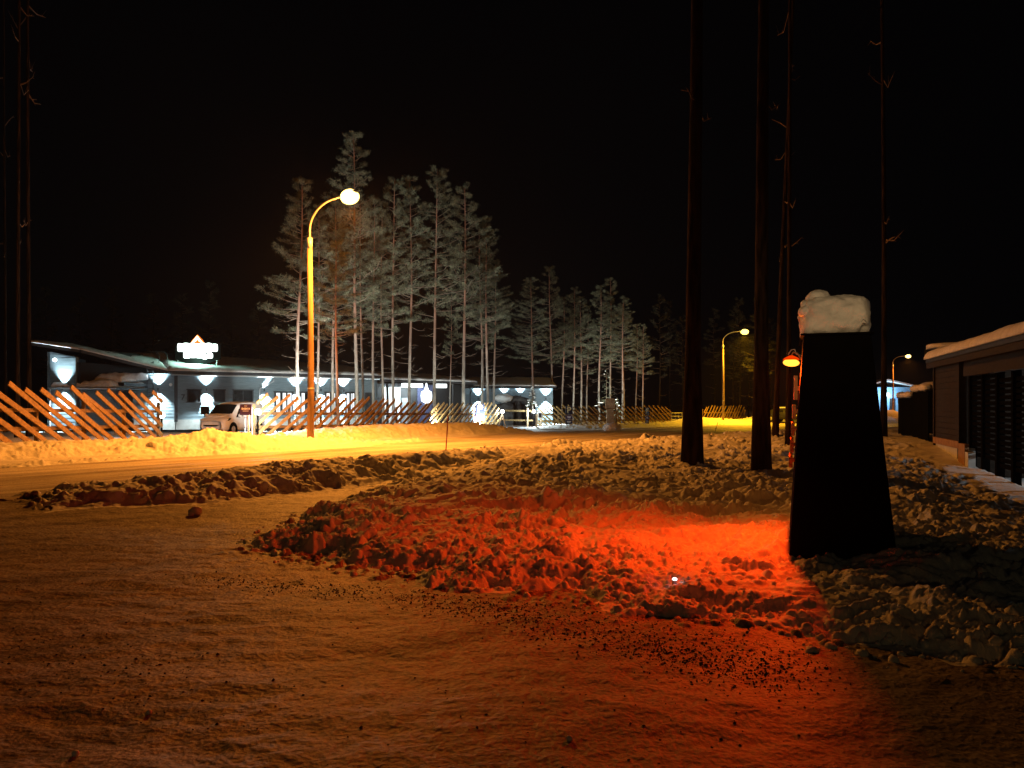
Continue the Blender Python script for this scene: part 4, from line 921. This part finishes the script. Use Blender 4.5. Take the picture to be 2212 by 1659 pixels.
# grit on the drive (uncountable)
def grit():
    rg = np.random.default_rng(4); P = []
    def band(n, x0, y0, x1, y1, sx, sy):
        t = rg.random(n); px = x0 + (x1 - x0) * t + rg.normal(0, sx, n); py = y0 + (y1 - y0) * t + rg.normal(0, 1, n) * (sy * (.35 + .65 * t)); P.append(np.stack([px, py], 1))
    band(1500, 480, 1250, 1100, 1320, 60, 13); band(2800, 1000, 1310, 1700, 1440, 70, 34); band(900, 1350, 1400, 1750, 1470, 60, 30)
    band(260, 0, 1400, 420, 1440, 60, 50); band(240, 100, 1500, 1900, 1540, 500, 70); band(260, 100, 1240, 1700, 1350, 300, 60)
    P = np.concatenate(P); P = P[(P[:, 1] > 1140)]; d = F * CAMZ / (P[:, 1] - HOR); X = (P[:, 0] - 1106) / F * d
    Z, m, _, _ = terrain(X, d); k = m < .1; X, d, Z = X[k], d[k], Z[k]
    base = np.array([(1, 0, 0), (-1, 0, 0), (0, 1, 0), (0, -1, 0), (0, 0, 1), (0, 0, -1)], float); fs = [(0, 2, 4), (2, 1, 4), (1, 3, 4), (3, 0, 4), (2, 0, 5), (1, 2, 5), (3, 1, 5), (0, 3, 5)]
    mb = MB()
    for x, y, z in zip(X, d, Z):
        s = .0024 + .0075 * rg.random() ** 3; a = rg.random() * 6.28; c_, s_ = math.cos(a), math.sin(a); v = base * (s * rg.uniform(.7, 1.5, 3)) * (1 + rg.uniform(-.25, .25, (6, 1)))
        mb.add([(x + p[0] * c_ - p[1] * s_, y + p[0] * s_ + p[1] * c_, z + p[2] * .7 + s * .35) for p in v], fs)
    o = mb.build("gravel", M['stone'], None); tag(o, "dark grit scattered over the packed snow of the drive", "grit", kind='stuff')
grit()
def loose_snow():
    """rounded crumbs and clods of ploughed snow lying on the banks, too many to count"""
    rg = np.random.default_rng(9); X = []; 
    n = 3800; x = rg.uniform(-8, 9, n); y = 4.5 + 13 * rg.random(n) ** 1.2; X.append(np.stack([x, y, .009 + .034 * rg.random(n) ** 4], 1))
    for (poly, n, off, sp_r) in ((EDGE[2:17], 1500, .10, .26), (RIDGE[:8], 800, .95, .35)):
        P = np.array([p[:2] for p in poly]); seg = np.hypot(*(P[1:] - P[:-1]).T); c = np.concatenate([[0], np.cumsum(seg)]); t = rg.random(n) * c[-1]; i = np.clip(np.searchsorted(c, t) - 1, 0, len(seg) - 1); f = (t - c[i]) / seg[i]
        p = P[i] + (P[i + 1] - P[i]) * f[:, None]; nn = (P[i + 1] - P[i]) / seg[i][:, None]; nn = np.stack([-nn[:, 1], nn[:, 0]], 1)
        p = p + nn * (rg.normal(off if poly is not RIDGE[:8] else -off, sp_r, n))[:, None]; X.append(np.stack([p[:, 0], p[:, 1], .008 + .036 * rg.random(n) ** 4], 1))
    A = np.concatenate(X); Z, m, _, iy = terrain(A[:, 0], A[:, 1]); de = pl(EDGE, A[:, 0], A[:, 1])[0]
    sm = np.exp(-(((A[:, 0] - 1.9) / 1.1) ** 2 + ((A[:, 1] - 8.2) / 1.3) ** 2))
    keep = ((m > .4) | ((de < .35) & (rg.random(len(A)) < .35))) & (iy < .1) & (rg.random(len(A)) > .45 * sm) & (A[:, 1] > 3.5)
    A = A[keep]; Z = Z[keep]; V = []; Q = []; k = 0
    proto = MB().ball((0, 0, 0), 1, 9, 6); pv = np.array(proto.v); tri = [f for f in proto.f]
    for (x, y, r_), z in zip(A, Z):
        o = rg.uniform(0, 50); nz_ = noise(pv[:, 0] * 1.3 + o, pv[:, 1] * 1.3 + pv[:, 2] + o, 5); v = pv * (1 + .42 * nz_[:, None]) * (r_ * rg.uniform(.75, 1.35, 3)); v[:, 2] *= .8
        a = rg.random() * 6.28; c_, s_ = math.cos(a), math.sin(a)
        V.append(np.stack([x + v[:, 0] * c_ - v[:, 1] * s_, y + v[:, 0] * s_ + v[:, 1] * c_, z + v[:, 2] + r_ * .12], 1)); Q += [tuple(i + k for i in f) for f in tri]; k += len(pv)
    me = bpy.data.meshes.new("loose_snow"); me.from_pydata(np.concatenate(V).tolist(), [], Q); me.materials.append(M['bank']); me.polygons.foreach_set("use_smooth", [True] * len(Q)); me.update()
    o = bpy.data.objects.new("loose_snow", me); C.objects.link(o); tag(o, "loose rounded crumbs and clods of ploughed snow on the banks", "snow", kind='stuff')
loose_snow()

# ------------------------------------------------------------------ snow shelter, small spruces
shl = empty("snow_shelter", (WX(1118, 74), 74, -.5), "rough icy arch shelter with two dark openings behind the entrance", "shelter")
def arch(x0, x1, h, y):
    return [(x0, y, 0), (x0 + .1 * (x1 - x0), y, h * .65), (x0 + .3 * (x1 - x0), y, h * .95), (x0 + .55 * (x1 - x0), y, h), (x0 + .8 * (x1 - x0), y, h * .8), (x1, y, 0)]
mb = MB(); mb.tube([(-1.6, 0, -.2), (-1.35, 0, 1.4), (-.9, 0, 2.3), (-.2, 0, 2.55), (.6, 0, 2.4), (1.5, 0, 2.2)], [.45, .4, .38, .3, .35, .3], 12); mb.tube([(.0, 0, 2.4), (.15, 0, 1.2), (.1, 0, -.2)], [.3, .28, .4], 10); mb.tube([(1.2, 0, 2.2), (1.5, 0, 1.0), (1.55, 0, -.2)], [.3, .3, .4], 10)
a = np.array(mb.v); nn = noise(a[:, 0] * 3, a[:, 2] * 3, 3) * .12; a[:, 1] += nn; a[:, 2] += nn; mb.v = [tuple(p) for p in a]; mb.build("arch", M['rock'], shl, True)
MB().box((0, 1.0, 1.0), (3.4, .6, 2.3)).build("back_wall", M['dark'], shl)
o = lumpy("s", None, (1.7, 1.0, .75), (WX(1088, 73), 73, W(0, 860, 73).z), Matrix.Identity(3), M['rock'], seed=71, amp=.15, power=2.1, n=30)
cl_ = o.build("snow_shelter_lump", M['cap'], shl, True); cl_.parent = None; cl_.name = "snow_heap"; cl_.data.materials[0] = M['cap']; cl_.scale = (1, 1, 1)
tag(cl_, "pale snow heap on a dark block left of the icy arch", "snow heap")
o = MB().box((WX(1090, 73.2), 73.4, .5), (1.8, .9, 2.1)).build("dark_block", M['rock'], None, bevel=.15); tag(o, "dark block carrying the pale snow heap beside the icy arch", "block")
def spruce(px, yt, yb, d, label, snow=.5, seed=1):
    a = W(px, yb, d); H = W(px, yt, d).z - a.z; t = empty("small_spruce", (a.x, d, a.z), label, "spruce", "small snowy spruces"); r = random.Random(seed)
    MB().tube([(0, 0, -.2), (0, 0, H)], [.05, .012], 8).build("trunk", M['limb'], t, True); g = MB(); s_ = MB()
    for k in range(46):
        q = (k + r.random()) / 46; z = H * (.12 + .86 * q); L = H * .27 * (1 - q) ** .8 + .04; an = r.uniform(0, 6.28); dr = Vector((math.cos(an), math.sin(an), 0)); e = Vector((0, 0, z)) + dr * L + Vector((0, 0, -.16 * L))
        for m in range(9):
            f = r.uniform(.2, 1); p = Vector((0, 0, z)).lerp(e, f); sd = Vector((-dr.y, dr.x, 0)) * r.choice((-1, 1)); tip = p + sd * L * .35 * (1.2 - f) + dr * .05 + Vector((0, 0, -.03)); n = Vector((0, 0, .025))
            g.add([p - n, p + n, tip], [(0, 1, 2)]); g.add([p - dr * .02, p + dr * .03, tip], [(0, 1, 2)])
        if r.random() < snow: s_.ball(Vector((0, 0, z)).lerp(e, r.uniform(.5, .95)) + Vector((0, 0, .04)), (.05 + L * .13, .05 + L * .13, .045), 8, 5)
    g.build("crown", M['needle'], t); s_.build("crown_snow", M['cap'], t, True)
spruce(1150, 835, 884, 67, "little snow-laden spruce lit bright at the entrance", .9, 2)
spruce(1333, 858, 905, 80, "small pale spruce behind the yellow-lit fence beside the totem", .12, 3)
spruce(1310, 795, 905, 82, "young frosted spruce glowing among the trunks above the totem", .12, 6)

# ------------------------------------------------------------------ garage and dark fences on the right
gar = empty("garage_building", (0, 0, 0), "brown timber garage with thick roof snow at the right edge", "garage")
A = Vector((12.3, 22.4, 0)); Bv = Vector((9.84, 14.8, 0)); gu = (Bv - A).normalized(); gn = Vector((gu.y, -gu.x, 0))
if gn.dot(-A) < 0: gn = -gn
def GP(s, o, z): return A + gu * s + gn * o + Vector((0, 0, z))
def gbox(name, s0, s1, o0, o1, z0, z1, mt, parent=gar):
    R = Matrix((gu, gn, gu.cross(gn))).transposed(); return MB().box(GP((s0 + s1) / 2, (o0 + o1) / 2, (z0 + z1) / 2), (s1 - s0, abs(o1 - o0), z1 - z0), R).build(name, M[mt], parent)
def gs(px): # along-wall coordinate seen at px
    k = (px - 1106) / F; return (k * A.y - A.x) / (gu.x - k * gu.y)
s1_ = gs(2072)
wl = MB(); z = .62
R = Matrix((gu, gn, gu.cross(gn))).transposed()
while z < 2.75:
    wl.box(GP(s1_ / 2, -.08 + .0, z + .075), (s1_ - .05, .14, .145), R); wl.box(GP(s1_ / 2, -.1, z + .15), (s1_ - .06, .12, .02), R); z += .155
wl.build("wall", M['garage'], gar)
gbox("corner_board", -.10, .03, -.14, .03, .3, 2.72, 'garage'); gbox("corner_board", s1_ - .02, s1_ + .15, -.15, .04, .2, 2.70, 'garage')
gbox("side_wall", -.12, -.0, -4.6, -.16, -.3, 2.7, 'garage'); gbox("side_wall", s1_ + .02, s1_ + .12, -4.6, -.16, -.3, 2.7, 'garage')
gbox("base_board", .0, s1_ + .1, -.06, .05, .46, .64, 'gtrim'); gbox("base_board", s1_ + .12, gs(2083) + .25, -.05, .05, .02, .60, 'gtrim')
gbox("foundation", gs(2083) + .22, gs(2083) + .55, -.12, .04, -.3, .42, 'concrete')
gbox("foundation", -.05, gs(2083) + .2, -.2, -.02, -.4, .5, 'concrete'); gbox("beam", s1_ + .55, 14.5, -.12, .03, 2.28, 2.50, 'garage'); gbox("fascia", -.1, 15, .16, .20, 2.62, 2.77, 'garage'); gbox("rafter_panel", s1_ + .16, 14.5, -.16, -.06, 2.48, 2.74, 'garage')
for s in np.arange(s1_ + .3, 14, 1.15): gbox("post", s, s + .13, -.3, -.14, -.3, 2.5, 'black')
k = 0
for s in np.arange(s1_ + .3, 13, 1.15):
    lv = MB(); z = .36 if k < 2 else .24
    while z < 2.24:
        lv.box(GP(s + .64, -.22, z), (1.01, .055, .085), R); z += .125
    lv.build("louvre_panel", M['black'], gar); k += 1
# roof + snow
r0 = GP(-.1, .22, 2.78); r1 = GP(15, .22, 2.78); r2 = GP(15, -4.5, 3.6); r3 = GP(-.15, -4.5, 3.6)
slab([r0, r1, r2, r3], .10, "roof", 'dark', gar); of = Vector((0, 0, .102)); snow_sheet(r0 + of + gn * .05, r1 + of + gn * .05, r2 + of, r3 + of, .25, 15, 200, 40, gar, wav=.35)
slab([r3 - Vector((.0, 0, .1)), r2 - Vector((0, 0, .1)), r2 - gn * 4 - Vector((0, 0, 1)), r3 - gn * 4 - Vector((0, 0, 1))], .1, "roof", 'dark', gar)
lamp("carport_light", 'POINT', GP(6.0, -3.4, 1.2), 170, (.95, 1, 1), gar, .1); MB().ball(GP(6.0, -3.4, 1.33), .07, 10, 7).build("carport_lamp", emit("carport_glow", (1, 1, 1), 6), gar, True)
MB().box(GP(6, -5.2, .9), (14, .1, 2.6), R).build("back_wall", M['black'], gar)
# dark board fences left of the garage
for i, (xa, xb, yt, d0, d1, lab) in enumerate(((1941, 1972, 860, 30, 27.5, "dark board fence panel farthest from the garage, low snow cap on it"), (1972, 2006, 846, 27.2, 24.2, "dark board fence panel next to the garage, snow along its top"))):
    a = Vector((WX(xa, d0), d0, 0)); b = Vector((WX(xb, d1), d1, 0)); zt = W(0, yt, (d0 + d1) / 2).z
    t = empty("board_fence", a, lab, "fence", "dark board fence panels beside the garage"); u = b - a; mb = MB(); n = int(u.length / .14)
    for j in range(n):
        p = u * ((j + .5) / n); mb.box(p + Vector((0, 0, zt / 2)), (u.length / n * .96, .03, zt), Matrix.Rotation(math.atan2(u.y, u.x), 3, 'Z'))
    mb.build("boards", M['black'], t); MB().bar(Vector((0, 0, zt + .03)), u + Vector((0, 0, zt + .03)), .14, .05).build("coping", M['dark'], t)
    an = math.atan2(u.y, u.x); RR = Matrix.Rotation(an, 3, 'Z')
    for q, ll in ((.32, .55), (.80, .32)):
        lumpy("s", None, (u.length * ll, .34, .22), u * q + Vector((0, 0, zt + .12)), RR, M['cap'], seed=80 + i * 3 + int(q * 10), amp=.04, power=3.2, n=26).build("snow_cap", M['cap'], t, True)
g = W(1998, 833, 33); nb = empty("shed", (g.x, 33, 0), "dark shed behind the board fence with a flat cap of snow", "shed", rz=-.49)
MB().box((.75, 0, (g.z - .1) / 2), (1.6, 1.6, g.z - .1)).build("wall", M['black'], nb); lumpy("s", None, (1.9, 1.8, .34), (.8, 0, g.z), Matrix.Identity(3), M['cap'], seed=91, amp=.04, power=4, n=26).build("roof_snow", M['cap'], nb, True)
g = W(2050, 737, 24); nb = empty("annex_roof", (g.x, 24.5, 0), "separate low roof with a thin snow strip just behind the garage roof", "roof", rz=-.50)
MB().box((1.25, 1.2, g.z - .28), (3.4, 2.0, .16)).build("deck", M['dark'], nb); MB().box((1.6, 1.5, (g.z - .3) / 2), (2.2, 1.4, g.z - .4)).build("wall", M['black'], nb); lumpy("s", None, (3.3, 2.0, .22), (1.25, 1.2, g.z - .08), Matrix.Identity(3), M['cap'], seed=92, amp=.03, power=5, n=40).build("roof_snow", M['cap'], nb, True)
# distant blue house
hx = WX(1925, 135); hs = empty("blue_house", (hx, 135, 0), "distant blue-lit house right of the black pylon", "house")
MB().box((0, 3, 2.0), (9, 6, 5)).build("wall", M['teal'], hs)
MB().prism([(-5.2, 4.4), (-1, 5.6), (5.2, 4.3), (5.2, 4.5), (-1, 5.9), (-5.2, 4.65)], -1, 7).build("roof", M['farsnow'], hs)
for dx in (-2.9, 1.8): 
    wo = MB().box((dx, -.02, 2.3), (1.3, .08, 1.3)).build("window", M['dark'], hs); MB().box((dx, -.07, 2.3), (1.1, .02, 1.1)).build("pane", M['glass'], wo)
MB().box((0.2, -.03, 1.4), (1.0, .08, 2.3)).build("door", M['dark'], hs)
MB().ball((-.9, -.5, 3.2), .35, 10, 8).build("porch_lamp", emit("porch_glow", (.8, .95, 1), 12), hs, True); lamp("porch_light", 'POINT', (-.9, -1.4, 3.0), 900, (.5, .8, 1), hs, .2)

# yard light behind the photographer, which lights the snow cap and the near faces of the banks
bk = empty("yard_floodlight", (-3.2, -9, 0), "floodlight on a post behind the viewpoint, outside the picture", "floodlight")
MB().tube([(0, 0, 0), (0, 0, 2.7)], .05, 10).build("pole", M['steel'], bk); MB().box((0, -.1, 2.85), (.35, .14, .24)).build("housing", M['dark'], bk)
lamp("flood_beam", 'SPOT', (0, .05, 2.85), P_BACK, (1, .64, .30), bk, .12, (6.65, 16.6, 3.2), 14, 1.0)
lamp("wide_beam", 'SPOT', (0, .05, 2.80), 80, (1, .74, .30), bk, .12, (4.2, 15.5, .6), 56, .8)

# ------------------------------------------------------------------ thin haze box, added to give the lamps a halo
if HAZE > 0:
    hz = MB().box((20, 60, 18), (330, 330, 44)).build("haze", None, None)
    hm = bpy.data.materials.new("lamp_halo_haze"); n, l = nodes_of(hm); n.remove(n["Principled BSDF"]); pv = n.new("ShaderNodeVolumePrincipled")
    pv.inputs["Color"].default_value = (.9, .9, .92, 1); pv.inputs["Density"].default_value = HAZE; pv.inputs["Anisotropy"].default_value = .2
    l.new(pv.outputs[0], n["Material Output"].inputs["Volume"]); hz.data.materials.clear(); hz.data.materials.append(hm); tag(hz, kind='stuff')
